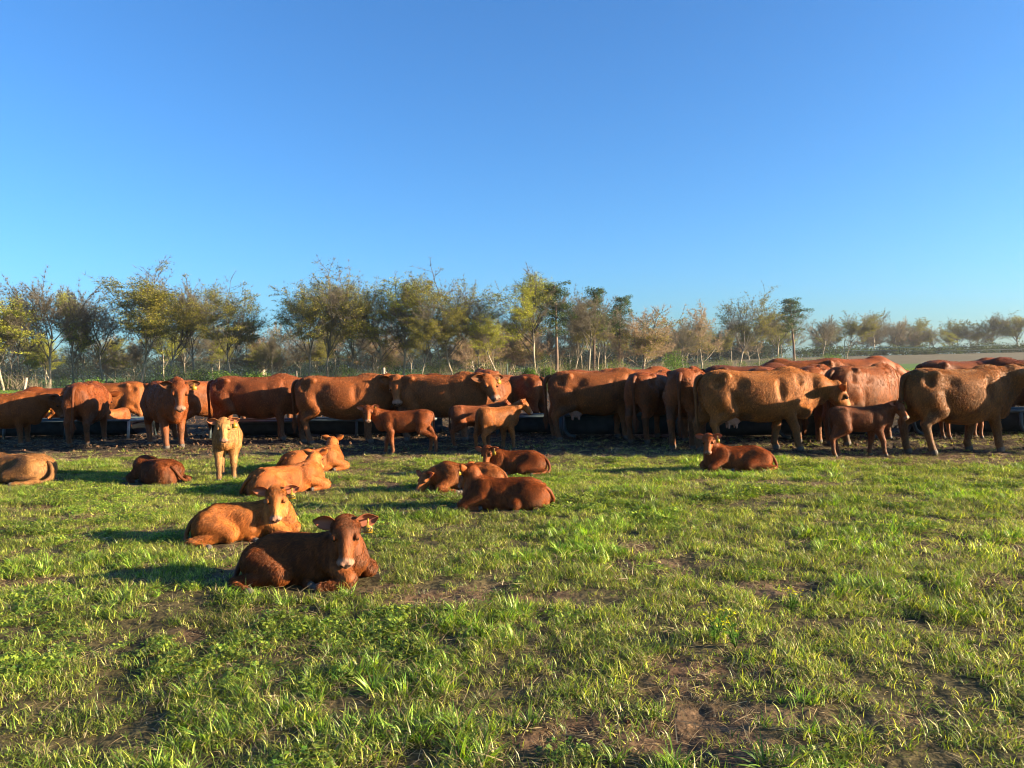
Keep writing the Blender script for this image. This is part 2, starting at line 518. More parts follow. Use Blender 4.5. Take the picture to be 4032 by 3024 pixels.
    if kind in ("oak", "vase", "slim", "round"):
        P = np.array([t[0] for t in tips])
        cl = fbm2(P[:, 0] * .35 + seed, P[:, 2] * .45 + P[:, 1] * .3, 2)
        keep = P[(cl > np.quantile(cl, {"oak": .36, "vase": .50, "slim": .38, "round": .6}[kind])) & (P[:, 2] > H * .22)]
        m = {"oak": 38, "vase": 26, "slim": 36, "round": 15}[kind]
        Pr = np.repeat(keep, m, 0) + r.normal(size=(len(keep) * m, 3)) * np.array([.40, .40, .15]) * H / 14
        leaves(Pr, r.uniform(.10, .25, len(Pr)), r, [(.20, .18, .030), (.13, .135, .024), (.25, .21, .038), (.055, .064, .017)] if kind != "slim" else [(.27, .28, .035), (.18, .20, .03), (.33, .31, .05)], crown, 0, .55)
    if kind == "bare":
        P = np.array([t[0] for t in tips]); P = P[r.random(len(P)) < .6]
        Pr = np.repeat(P, 4, 0) + r.normal(size=(len(P) * 4, 3)) * .3
        leaves(Pr, r.uniform(.08, .18, len(Pr)), r, [(.17, .14, .08), (.11, .11, .04)], crown)
    if kind in ("oak", "vase", "bare", "slim"):    # dark mistletoe-like clumps and ivy on the stem
        for q in range(3):
            t = tips[r.integers(len(tips))][0]
            Pr = t + r.normal(size=(60, 3)) * .28
            leaves(Pr, r.uniform(.12, .22, 60), r, [(.03, .045, .015)], crown)
    return wood.mesh("trunk"), crown.mesh("crown", False)

PROTO = {}
def tree_proto(kind, k):
    key = (kind, k)
    if key not in PROTO:
        PROTO[key] = grow(hash_seed[kind] + k * 13, 14.0, kind)
        PROTO[key][0].materials.append(M_BARK); PROTO[key][1].materials.append(M_LEAF)
    return PROTO[key]
hash_seed = {"oak": 100, "bare": 200, "vase": 300, "slim": 400, "round": 500, "pine": 600}

TREES = [  # px, top row, kind, variant, distance, widen, label
 (-70, 1200, "oak", 0, 104, 1.1, "olive-leaved tree cut off by the left edge of the photo"),
 (15, 1195, "slim", 0, 100, 1.3, "yellow-green tree at the left edge above the half-shaded cow"),
 (75, 1182, "bare", 0, 108, .8, "grey bare tree just left of the leaning wooden post"),
 (195, 1140, "bare", 1, 104, .9, "tall bare tree with twin pale stems, first peak from the left"),
 (290, 1178, "slim", 1, 112, .8, "slender thin-leaved tree between the twin-stemmed tree and the big spreading oak"),
 (405, 1190, "bare", 2, 110, 1.0, "bare leaning tree beside the big spreading oak, above the cow seen from behind"),
 (557, 1105, "oak", 1, 104, 1.15, "broad spreading oak with thin bronze leaves, widest crown on the left"),
 (664, 1150, "oak", 2, 108, .95, "olive-yellow tree directly right of the broad spreading oak"),
 (770, 1170, "bare", 1, 112, .9, "grey-brown thin tree above the cow that faces the camera"),
 (915, 1165, "oak", 3, 104, 1.0, "dense olive-yellow tree above the cow with a shadow band on its flank"),
 (1076, 1335, "bare", 2, 100, .55, "small bare sapling in the gap over the green far pasture"),
 (1215, 1140, "oak", 4, 103, .95, "tree leaning left with one low bright yellow bough"),
 (1290, 1106, "vase", 0, 105, 1.05, "tall vase-shaped nearly bare tree left of the middle"),
 (1372, 1108, "vase", 1, 107, 1.0, "tall tree leaning right just right of the vase-shaped one"),
 (1500, 1152, "oak", 0, 109, .95, "olive tree above the wooden post with a diagonal brace"),
 (1590, 1140, "slim", 2, 106, 1.1, "yellow-green slender tree above the brown cow looking at the camera"),
 (1660, 1228, "oak", 2, 99, .85, "short bright yellow-green tree with hanging boughs"),
 (1785, 1120, "oak", 3, 105, 1.05, "tall rounded olive tree in the middle of the photo"),
 (1885, 1140, "vase", 2, 108, .9, "forked tree adjoining the tall rounded olive tree on its right"),
 (1965, 1262, "slim", 0, 98, 1.1, "short vivid yellow-green tree left of the big gap in the treeline"),
 (2108, 1122, "slim", 1, 104, 1.1, "narrow two-stemmed tree just left of the straight tall pine"),
 (2194, 1112, "pine", 0, 103, 1.0, "tallest pine with a long straight bare trunk"),
 (2262, 1190, "vase", 1, 110, .9, "leaning greyish tree just right of the straight tall pine"),
 (2340, 1132, "pine", 2, 112, .9, "tall pine with a broken-looking crown, between the other two pines of the group"),
 (2318, 1185, "bare", 1, 106, .9, "rusty twiggy tree in front of the middle pine of the group"),
 (2440, 1165, "pine", 1, 118, .9, "dark pine at the left side of the brown rounded thicket tree"),
 (2535, 1235, "round", 0, 118, 1.15, "rounded brown twiggy tree in the middle right, low and broad"),
 (2690, 1278, "bare", 0, 170, .9, "short grey tree right of the rounded brown tree"),
 (2765, 1228, "round", 1, 180, .95, "grey-brown bushy tree above the cow turned away with the lit tail"),
 (2915, 1172, "vase", 0, 190, 1.05, "tall grey-brown tree above the big side-on cow with an udder"),
 (2990, 1262, "oak", 1, 200, .9, "brown-olive tree between the tall grey tree and the last pine"),
 (3062, 1240, "bare", 1, 200, 1.0, "thin twiggy tree touching the last pine on its left"),
 (3130, 1174, "pine", 2, 195, 1.1, "bushy dark pine, the last one towards the right"),
 (3240, 1262, "bare", 2, 230, 1.0, "wispy bare tree right of the last pine"),
 (3335, 1254, "oak", 2, 250, 1.05, "olive flat-topped tree above the standing calf at right"),
 (3444, 1246, "bare", 0, 300, 1.2, "pale bare tree standing clear against the sky at right"),
 (3530, 1275, "bare", 1, 305, 1.1, "thin grey tree right of the pale bare one"),
 (3600, 1310, "round", 0, 310, 1.0, "low brown tree at the far edge of the ploughed field"),
 (3680, 1264, "oak", 0, 310, 1.2, "dark green-topped round tree beyond the ploughed field"),
 (3740, 1316, "slim", 2, 300, 1.1, "low mustard-yellow tree beyond the ploughed field"),
 (3775, 1272, "oak", 4, 315, 1.1, "dark domed tree right of the mustard-yellow one"),
 (3845, 1280, "oak", 3, 312, 1.0, "amber tree left of the bare one near the right edge"),
 (3912, 1252, "bare", 2, 310, 1.1, "tall bare tree near the right edge of the photo"),
 (4010, 1248, "oak", 1, 305, 1.2, "domed tree cut by the right edge of the photo"),
 (4110, 1260, "bare", 1, 300, 1.1, "bare tree just past the right edge of the photo"),
]
EXTRA = []
_r = random.Random(5)
for i in range(70):   # fill trees a little behind, in the gaps
    px = -150 + i * 61 + _r.uniform(-30, 30)
    if 2030 < px < 2080: px += 60
    dist = 132 + _r.uniform(0, 25) if px < 2500 else (235 + _r.uniform(0, 40) if px < 3150 else 316 + _r.uniform(0, 20))
    top = h0(px) - 1444 + (1290 if px < 2500 else 1325) + _r.uniform(-45, 45)
    EXTRA.append((px, top, _r.choice(["bare", "slim", "round", "bare", "oak"]), i % 3, dist, _r.uniform(.8, 1.2), None))

def plant_tree(px, top, kind, k, dist, wide, label):
    tr, cr = tree_proto(kind, k)
    x = at(px, dist); z = hz(x, dist)
    Hh = (CAMH - z + (h0(px) - top) * dist / FPX) * (1.0 if kind == "pine" else 1.09)
    zmax = plant_tree.zm.setdefault((kind, k), float(np.percentile([v.co.z for v in cr.vertices], 99.3)))
    s = Hh / zmax
    o = empty("pine_tree" if kind == "pine" else "tree", (x, dist, z - 0.15), _r.uniform(0, 6.28), (s * wide * 1.22, s * wide * 1.22, s))
    a = link("trunk", tr, o); b = link("crown", cr, o)
    s_ = wide
    if label: tag(o, label, "tree", "trees of the treeline behind the herd")
    else: tag(o, back_label(px, dist), "tree", "thin background trees behind the treeline")
    return o
plant_tree.zm = {}
_used = {}
def back_label(px, dist):
    t = min(TREES, key=lambda q: abs(q[0] - px)); side_ = "left" if px < t[0] else "right"
    short_ = {"oak": "leafy tree", "bare": "bare tree", "slim": "slender tree", "vase": "forked tree", "round": "twiggy tree", "pine": "pine"}[t[2]]
    where = t[6].split(",")[0].replace("cut off by the left edge of the photo", "at the left edge")
    w_ = where.split()[:11]
    while w_[-1] in ("the", "of", "a", "with", "and", "on", "to", "above", "between", "at", "one", "right", "its", "just"): w_ = w_[:-1]
    lab = "thin tree behind, %s of the %s" % (side_, " ".join(w_[:9]))
    if lab in _used: lab = lab.replace("thin tree behind", "farther thin tree")
    _used[lab] = 1
    return lab
for t in TREES: plant_tree(*t)
for t in EXTRA: plant_tree(*t)

def clump_mass(name, spots, per, size, cols, seed, label, cat, leaf=(0.1, 0.25), kind="stuff", group=None, twig=0):
    r = np.random.default_rng(seed); b = Bag()
    S = np.array(spots)      # x y z radius height
    P = np.repeat(S, per, 0); n = len(P)
    u = rand_unit(n, r) * (r.random((n, 1)) ** .38)
    Q = P[:, :3] + np.stack([u[:, 0] * P[:, 3], u[:, 1] * P[:, 3], (u[:, 2] * .5 + .5) * P[:, 4]], 1)
    # lumpy outline
    Q += (np.stack([n3(Q * .9 + 5), n3(Q * .9 + 25), n3(Q * .9 + 45)], 1) - .5) * size
    leaves(Q, r.uniform(*leaf, n) * (1 if S[0, 1] < 140 else 1), r, cols, b)
    if twig:
        P = np.repeat(S, twig, 0); n = len(P)
        st = P[:, :3] + np.stack([r.normal(size=n) * P[:, 3] * .35, r.normal(size=n) * P[:, 3] * .35, P[:, 4] * r.random(n) * .3], 1)
        D = r.normal(size=(n, 3)) * .6; D[:, 2] = np.abs(D[:, 2]) + .7; D /= np.linalg.norm(D, axis=1)[:, None]
        strips(st, D, P[:, 4] * r.uniform(.5, 1.0, n), r.uniform(.03, .07, n), r, np.array([.24, .19, .13]), b)
    o = b.obj(name, M_LEAF, None, False)
    tag(o, label, cat, group, kind)
    return o

_r2 = np.random.default_rng(11)
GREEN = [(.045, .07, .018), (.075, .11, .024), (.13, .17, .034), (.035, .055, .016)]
BROWN = [(.19, .15, .08), (.13, .12, .045), (.23, .18, .10), (.08, .09, .03)]
sp_g, sp_b = [], []
for i in range(240):
    px = _r2.uniform(-350, 3350)
    d = _r2.uniform(99, 118) if px < 2480 else _r2.uniform(165, 205)
    if px > 3180: d = _r2.uniform(200, 225)
    x = at(px, d)
    hgt = _r2.uniform(1.3, 3.6)
    if 1985 < px < 2110 or 1010 < px < 1175 or 330 < px < 480: hgt *= .45
    (sp_g if _r2.random() < .5 else sp_b).append((x, d, hz(x, d) - .2, _r2.uniform(1.3, 3.0), hgt))
clump_mass("undergrowth", sp_g, 420, 1.0, GREEN, 21, "dark green brambles and young evergreens along the foot of the treeline", "undergrowth", (.09, .22))
clump_mass("brushwood", sp_b, 190, 1.0, BROWN, 22, "brown twiggy brush along the foot of the treeline", "brushwood", (.07, .18), twig=50)
sp = []
for i in range(90):
    px = 3150 + (i / 90) * 1150; d = 296 + _r2.uniform(-4, 10); x = at(px, d)
    sp.append((x, d, hz(x, d) - .3, _r2.uniform(2.2, 4.5), _r2.uniform(2.5, 5.0)))
clump_mass("field_hedge", sp, 260, 1.5, [(.035, .055, .02), (.05, .07, .025), (.07, .085, .03), (.04, .05, .025)], 23, "dense green hedge bushes lining the far side of the ploughed field", "hedge", (.35, .75))
sp = []
for i in range(200):
    px = -500 + (i / 230) * 4100; d = (330 if px < 1700 else 290) + _r2.uniform(-15, 60); x = at(px, d)
    sp.append((x, d, hz(x, d) - .5, _r2.uniform(5, 9), _r2.uniform(7.5, 12.5) * (1 if px < 2900 else .7)))
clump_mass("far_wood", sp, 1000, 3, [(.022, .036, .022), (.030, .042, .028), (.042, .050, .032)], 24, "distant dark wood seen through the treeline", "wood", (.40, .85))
for (px, d, w, h_, lab) in [(2160, 101, 1.7, 2.0, "bright green round bush under the straight tall pine"),
        (2655, 118, 2.6, 4.6, "tall light green bush behind the two cows turned away"),
        (895, 99, 1.9, 2.6, "fresh green bush left of the gap over the far pasture"),
        (1005, 98, 1.6, 2.1, "light green bush between the sapling and the olive-yellow tree"),
        (370, 97, 1.2, 1.7, "young light green shrub above the cow seen from behind"),
        (2075, 99, 1.3, 1.6, "small olive bush right of the thin dark fence post"),
        (3285, 215, 3.2, 3.8, "rounded green shrub at the left end of the ploughed field")]:
    x = at(px, d); r = np.random.default_rng(int(px))
    spots = [(r.normal() * w * .45, r.normal() * w * .4, 0, w * r.uniform(.3, .55), h_ * r.uniform(.45, .95)) for k in range(9)]
    o = empty("bush", (x, d, hz(x, d) - .1))
    b = Bag(); S = np.array(spots); P = np.repeat(S, 170, 0); n = len(P); u = rand_unit(n, r) * r.random((n, 1)) ** .4
    Q = P[:, :3] + np.stack([u[:, 0] * P[:, 3], u[:, 1] * P[:, 3], (u[:, 2] * .5 + .5) * P[:, 4]], 1)
    leaves(Q, r.uniform(.12, .26, n), r, [(.07, .12, .022), (.10, .16, .03), (.05, .085, .02)], b)
    b.obj("foliage", M_LEAF, o, False)
    b = Bag()
    for k in range(5):
        q = spots[k]; b.tube([(0, 0, 0), (q[0] * .5, q[1] * .5, q[4] * .4), (q[0], q[1], q[4] * .75)], [.05, .035, .015], 4, C=(.15, .12, .08))
    b.obj("stem", M_BARK, o)
    tag(o, lab, "bush", "bushes standing out of the undergrowth")

# ------------------------------------------------------------------ animals: distance fields and surface extraction
class Field:
    def __init__(s, lo, hi, h):
        s.lo = np.array(lo, float); s.h = h
        s.n = np.ceil((np.array(hi) - s.lo) / h).astype(int) + 1
        s.ax = [s.lo[i] + h * np.arange(s.n[i]) for i in range(3)]
        s.D = np.full(s.n, 0.6, np.float32)
    def region(s, lo, hi):
        a = np.clip(np.floor((np.array(lo) - s.lo) / s.h).astype(int), 0, s.n - 1)
        b = np.clip(np.ceil((np.array(hi) - s.lo) / s.h).astype(int) + 1, 1, s.n)
        sl = tuple(slice(a[i], max(b[i], a[i] + 1)) for i in range(3))
        X, Y, Z = np.meshgrid(*[s.ax[i][sl[i]] for i in range(3)], indexing="ij")
        return sl, X, Y, Z
    def _un(s, sl, p, k):
        d = s.D[sl]
        hh = np.clip(0.5 + 0.5 * (d - p) / k, 0, 1)
        s.D[sl] = d * (1 - hh) + p * hh - k * hh * (1 - hh)
    def cone(s, a, b, ra, rb, k=0.04, flat=None):
        a = np.array(a, float); b = np.array(b, float); m = max(ra, rb) + k + 0.08
        sl, X, Y, Z = s.region(np.minimum(a, b) - m, np.maximum(a, b) + m)
        ab = b - a; l2 = ab.dot(ab) + 1e-9
        t = np.clip(((X - a[0]) * ab[0] + (Y - a[1]) * ab[1] + (Z - a[2]) * ab[2]) / l2, 0, 1)
        vx = X - a[0] - t * ab[0]; vy = Y - a[1] - t * ab[1]; vz = Z - a[2] - t * ab[2]
        if flat is not None:
            n, f = np.array(flat[0], float), flat[1]; n = n / np.linalg.norm(n)
            dn = (vx * n[0] + vy * n[1] + vz * n[2]) * (1 / f - 1)
            vx = vx + dn * n[0]; vy = vy + dn * n[1]; vz = vz + dn * n[2]
        p = np.sqrt(vx ** 2 + vy ** 2 + vz ** 2) - (ra + t * (rb - ra))
        s._un(sl, p, k); return s
    def _ell(s, c, r, R, pad):
        c = np.array(c, float); r = np.array(r, float); m = r.max() + pad
        sl, X, Y, Z = s.region(c - m, c + m)
        q = np.stack([X - c[0], Y - c[1], Z - c[2]], -1)
        if R is not None: q = q @ np.asarray(R)      # columns of R = local axes
        k0 = np.sqrt(((q / r) ** 2).sum(-1)); k1 = np.sqrt(((q / r ** 2) ** 2).sum(-1)) + 1e-6
        return sl, k0 * (k0 - 1) / k1
    def ell(s, c, r, R=None, k=0.04):
        sl, p = s._ell(c, r, R, k + 0.08); s._un(sl, p, k); return s
    def carve(s, c, r, R=None, k=0.01):
        sl, p = s._ell(c, r, R, k + 0.02)
        d = s.D[sl]; p = -p
        hh = np.clip(0.5 - 0.5 * (d - p) / k, 0, 1)
        s.D[sl] = d * (1 - hh) + p * hh + k * hh * (1 - hh); return s
    def torso(s, st, bend=0.0, ex=2.25, k=0.03):
        st = np.array(st, float); x = st[:, 0]
        xs = np.linspace(x[0], x[-1], 120)
        def cr(v):                                  # smooth interpolation
            m = np.gradient(v, x); out = np.empty_like(xs)
            j = np.clip(np.searchsorted(x, xs) - 1, 0, len(x) - 2)
            hh = x[j + 1] - x[j]; t = (xs - x[j]) / hh
            return (2 * t ** 3 - 3 * t ** 2 + 1) * v[j] + (t ** 3 - 2 * t ** 2 + t) * hh * m[j] + (-2 * t ** 3 + 3 * t ** 2) * v[j + 1] + (t ** 3 - t ** 2) * hh * m[j + 1]
        zt, zc, zb, ry = [cr(st[:, i]) for i in (1, 2, 3, 4)]
        sl, X, Y, Z = s.region((x[0] - .15, -.9, st[:, 3].min() - .15), (x[-1] + .15, .9, st[:, 1].max() + .15))
        g = s.ax[0][sl[0]]; f = lambda v: np.interp(g, xs, v)[:, None, None]
        ZT, ZC, ZB, RY = f(zt), f(zc), f(zb), np.maximum(f(ry), .02)
        yb = Y - bend * X ** 2 * np.sign(X + 10)
        rz = np.where(Z > ZC, np.maximum(ZT - ZC, .02), np.maximum(ZC - ZB, .02))
        kk = ((np.abs(yb) / RY) ** ex + (np.abs(Z - ZC) / rz) ** ex) ** (1 / ex)
        p = (kk - 1) * np.minimum(RY, rz)
        over = np.maximum(np.maximum(x[0] - X, X - x[-1]), 0)
        p = np.where(over > 0, np.sqrt(np.maximum(p, 0) ** 2 + over ** 2), p)
        s._un(sl, p, k); return s
    def surface(s):
        D = s.D.astype(np.float64); n = s.n; S = D < 0
        cn = n - 1
        acc = np.zeros((*cn, 3)); cnt = np.zeros(cn)
        offs = [(i, j, k) for i in (0, 1) for j in (0, 1) for k in (0, 1)]
        edges = [(a, b) for a in offs for b in offs if sum(b) - sum(a) == 1 and all(y >= x for x, y in zip(a, b))]
        def c(A, o): return A[o[0]:o[0] + cn[0], o[1]:o[1] + cn[1], o[2]:o[2] + cn[2]]
        for a, b in edges:
            da, db = c(D, a), c(D, b); m = c(S, a) != c(S, b)
            t = np.where(m, da / np.where(m, da - db, 1), 0)
            for i in range(3): acc[..., i] += np.where(m, a[i] + (b[i] - a[i]) * t, 0)
            cnt += m
        act = cnt > 0
        idx = np.full(cn, -1, np.int64); I = np.argwhere(act); idx[act] = np.arange(len(I))
        V = s.lo + s.h * (I + acc[act] / cnt[act][:, None])
        Q = []
        for ax_ in range(3):
            o = [0, 0, 0]; o[ax_] = 1
            A = S[:n[0] - o[0], :n[1] - o[1], :n[2] - o[2]]; B = S[o[0]:, o[1]:, o[2]:]
            u, v = [(1, 2), (2, 0), (0, 1)][ax_]
            E = np.argwhere(A != B); E = E[(E[:, u] > 0) & (E[:, v] > 0) & (E[:, u] < cn[u]) & (E[:, v] < cn[v])]
            du = np.zeros(3, int); du[u] = 1; dv = np.zeros(3, int); dv[v] = 1
            g = lambda e: idx[e[:, 0], e[:, 1], e[:, 2]]
            q = np.stack([g(E - du - dv), g(E - dv), g(E), g(E - du)], 1)
            fl = A[E[:, 0], E[:, 1], E[:, 2]]
            q = np.where(fl[:, None], q, q[:, ::-1])
            Q.append(q)
        Q = np.concatenate(Q); Q = Q[(Q >= 0).all(1)]
        return V, Q

def vnormals(V, Q):
    n = np.cross(V[Q[:, 2]] - V[Q[:, 0]], V[Q[:, 3]] - V[Q[:, 1]])
    out = np.zeros_like(V)
    for i in range(4): np.add.at(out, Q[:, i], n)
    return out / (np.linalg.norm(out, axis=1)[:, None] + 1e-12)

COW_ST = [(-.90, 1.15, 1.05, .95, .07), (-.86, 1.20, 1.04, .82, .15), (-.76, 1.265, 1.02, .72, .225), (-.60, 1.305, 1.00, .62, .275),
          (-.45, 1.305, .98, .57, .29), (-.25, 1.275, .92, .50, .335), (.0, 1.27, .88, .450, .365), (.25, 1.275, .88, .455, .345),
          (.45, 1.30, .91, .50, .295), (.62, 1.285, .93, .54, .24), (.78, 1.20, .95, .65, .165), (.90, 1.08, .93, .76, .07)]
CALF_ST = [(-.43, .74, .68, .61, .04), (-.39, .785, .67, .53, .10), (-.28, .82, .66, .47, .145), (-.12, .805, .62, .42, .155),
           (.06, .795, .61, .405, .16), (.22, .81, .62, .425, .14), (.34, .79, .62, .46, .11), (.43, .71, .60, .52, .05)]
LIE_ST = [(-.52, .20, .13, .04, .07), (-.46, .30, .17, .0, .15), (-.33, .385, .19, -.03, .215), (-.12, .400, .20, -.03, .215),
          (.08, .395, .20, -.03, .21), (.24, .42, .23, -.01, .185), (.36, .41, .25, .03, .145), (.46, .33, .24, .08, .085)]

def mats(yaw, pitch, roll=0.0):
    """columns = head axes in body space"""
    cy, sy, cp, sp = math.cos(yaw), math.sin(yaw), math.cos(pitch), math.sin(pitch)
    f = np.array([cp * cy, cp * sy, sp]); l = np.array([-sy, cy, 0.0]); u = np.cross(f, l)
    cr, sr = math.cos(roll), math.sin(roll)
    return np.stack([f, l * cr + u * sr, u * cr - l * sr], 1)

def head_field(F, O, R, s, calf):
    P = lambda x, y, z: O + R @ (np.array([x, y, z]) * s)
    w = 1.22 if not calf else 1.28
    E = lambda c, r, k: F.ell(P(*c), np.array(r) * s, R, k * s)
    E((0, 0, .01), (.138, .120 * w, .118), .03)
    E((.03, 0, .055), (.12, .098 * w, .065), .03)
    up_ = R[:, 2]
    F.cone(P(.03, 0, .0), P(.31, 0, -.052), .112 * s, .066 * s, .03 * s)
    F.cone(P(.10, 0, .045), P(.34, 0, -.015), .066 * s, .040 * s, .03 * s)
    for sy_ in (-1, 1):
        E((.05, .066 * sy_, -.055), (.115, .056, .088), .03)
        F.cone(P(.0, .045 * sy_, -.085), P(.31, .02 * sy_, -.105), .050 * s, .034 * s, .025 * s)
        E((.115, .088 * sy_ * w, .045), (.055, .026, .030), .02)
    E((.360, 0, -.052), (.062, .092, .064), .025)
    E((.350, 0, -.108), (.058, .056, .036), .018)
    for sy_ in (-1, 1):
        E((.395, .036 * sy_, -.030), (.034, .032, .030), .012)
        F.carve(P(.428, .040 * sy_, -.034), np.array((.020, .013, .015)) * s, R, .006)
        F.carve(P(.148, .116 * sy_ * w, .030), np.array((.026, .012, .013)) * s, R, .012 * s)
    F.carve(P(.40, 0, -.091), np.array((.075, .075, .005)) * s, R, .006)
    if not calf: E((-.06, 0, .095), (.065, .07, .05), .03)

def leg(F, pts, rs, k=.035):
    for i in range(len(pts) - 1): F.cone(pts[i], pts[i + 1], rs[i], rs[i + 1], k if i == 0 else k * .55)

def ear_mesh(root, axis, front, L, W, outer, inner, tip_droop=.0):
    """cupped leaf; axis = outwards, front = the open side"""
    axis = axis / np.linalg.norm(axis); front = front - axis * front.dot(axis); front /= np.linalg.norm(front)
    side = np.cross(axis, front)
    nu, nv = 11, 9
    V = []; C = []
    for shell in (0, 1):
        for i in range(nu):
            u = i / (nu - 1)
            w = W * (math.sin(math.pi * min(1, .18 + u * .86)) ** .62) * (1.0 if u < .96 else .5)
            w = max(w, .12 * W)
            if i == nu - 1: w = .02 * W
            for j in range(nv):
                v = -1 + 2 * j / (nv - 1)
                cup = (v * v) * W * .55 * (1 - .45 * u) + .04 * L * math.sin(math.pi * u)
                p = root + axis * L * u + side * w * .5 * v * 1.0 + front * (cup - .06 * L) - np.array([0, 0, tip_droop * L * u * u])
                p = p + front * (-.006 if shell == 0 else .002) * (L / .17)
                V.append(p)
                C.append(outer if shell == 0 else (np.array(inner) * (1 - abs(v) ** 3 * .6) + np.array(outer) * abs(v) ** 3 * .6))
    V = np.array(V); n1 = nu * nv; Q = []
    for i in range(nu - 1):
        for j in range(nv - 1):
            a = i * nv + j
            Q.append((a, a + 1, a + nv + 1, a + nv)); Q.append((n1 + a, n1 + a + nv, n1 + a + nv + 1, n1 + a + 1))
    for i in range(nu - 1):
        for j, rev in ((0, 0), (nv - 1, 1)):
            a = i * nv + j; q = (a, a + nv, n1 + a + nv, n1 + a)
            Q.append(q if not rev else q[::-1])
    return V, np.array(Q), np.array(C)

def fur_curves(name, V, Q, Nn, C, count, Lf, flow, seed, mask=None, rw=0.0022, lift=0.45):
    r = np.random.default_rng(seed)
    a = V[Q[:, 0]]; b = V[Q[:, 1]]; c = V[Q[:, 2]]; d = V[Q[:, 3]]
    area = np.linalg.norm(np.cross(c - a, d - b), axis=1) / 2
    if mask is not None: area = area * mask[Q].mean(1)
    p = area / area.sum(); f = r.choice(len(Q), count, p=p)
    u = r.random((count, 1)); v = r.random((count, 1))
    P = a[f] * (1 - u) * (1 - v) + b[f] * u * (1 - v) + c[f] * u * v + d[f] * (1 - u) * v
    n = Nn[Q[f, 0]]; L = Lf[Q[f, 0]] * r.uniform(.55, 1.3, count)
    w = n3(P * 7 + 3)[:, None] - .5; w2 = n3(P * 7 + 30)[:, None] - .5
    g = flow(P) + np.concatenate([w, w2, w * .5], 1) * 1.2 + r.normal(size=(count, 3)) * .28
    g = g - n * (g * n).sum(1)[:, None]; g /= np.linalg.norm(g, axis=1)[:, None] + 1e-9
    d1 = g + n * lift; d1 /= np.linalg.norm(d1, axis=1)[:, None]
    d2 = g + n * lift * .3 + np.array([0, 0, -.25]); d2 /= np.linalg.norm(d2, axis=1)[:, None]
    P0 = P - n * .003
    P1 = P0 + d1 * L[:, None] * .5; P2 = P1 + d2 * L[:, None] * .5
    pts = np.stack([P0, P1, P2], 1).reshape(-1, 3).astype(np.float32)
    hc = bpy.data.hair_curves.new(name); hc.add_curves([3] * count)
    hc.points.foreach_set("position", pts.ravel())
    rr = np.tile(np.array([1.0, .8, .12], np.float32) * rw, count); hc.points.foreach_set("radius", rr)
    col = C[Q[f, 0]] * r.uniform(.55, 1.7, (count, 1)) * (.55 + 1.0 * n3(P * np.array((28, 28, 12)))[:, None])
    at_ = hc.attributes.new("tint", "FLOAT_COLOR", "CURVE")
    at_.data.foreach_set("color", np.concatenate([col, np.ones((count, 1))], 1).astype(np.float32).ravel())
    hc.materials.append(M_HAIR)
    return hc

RED = np.array((.150, .038, .0078)); DKRED = np.array((.090, .022, .0052)); TAN = np.array((.29, .132, .044)); ORG = np.array((.220, .063, .0133)); GLD = np.array((.200, .064, .0135))

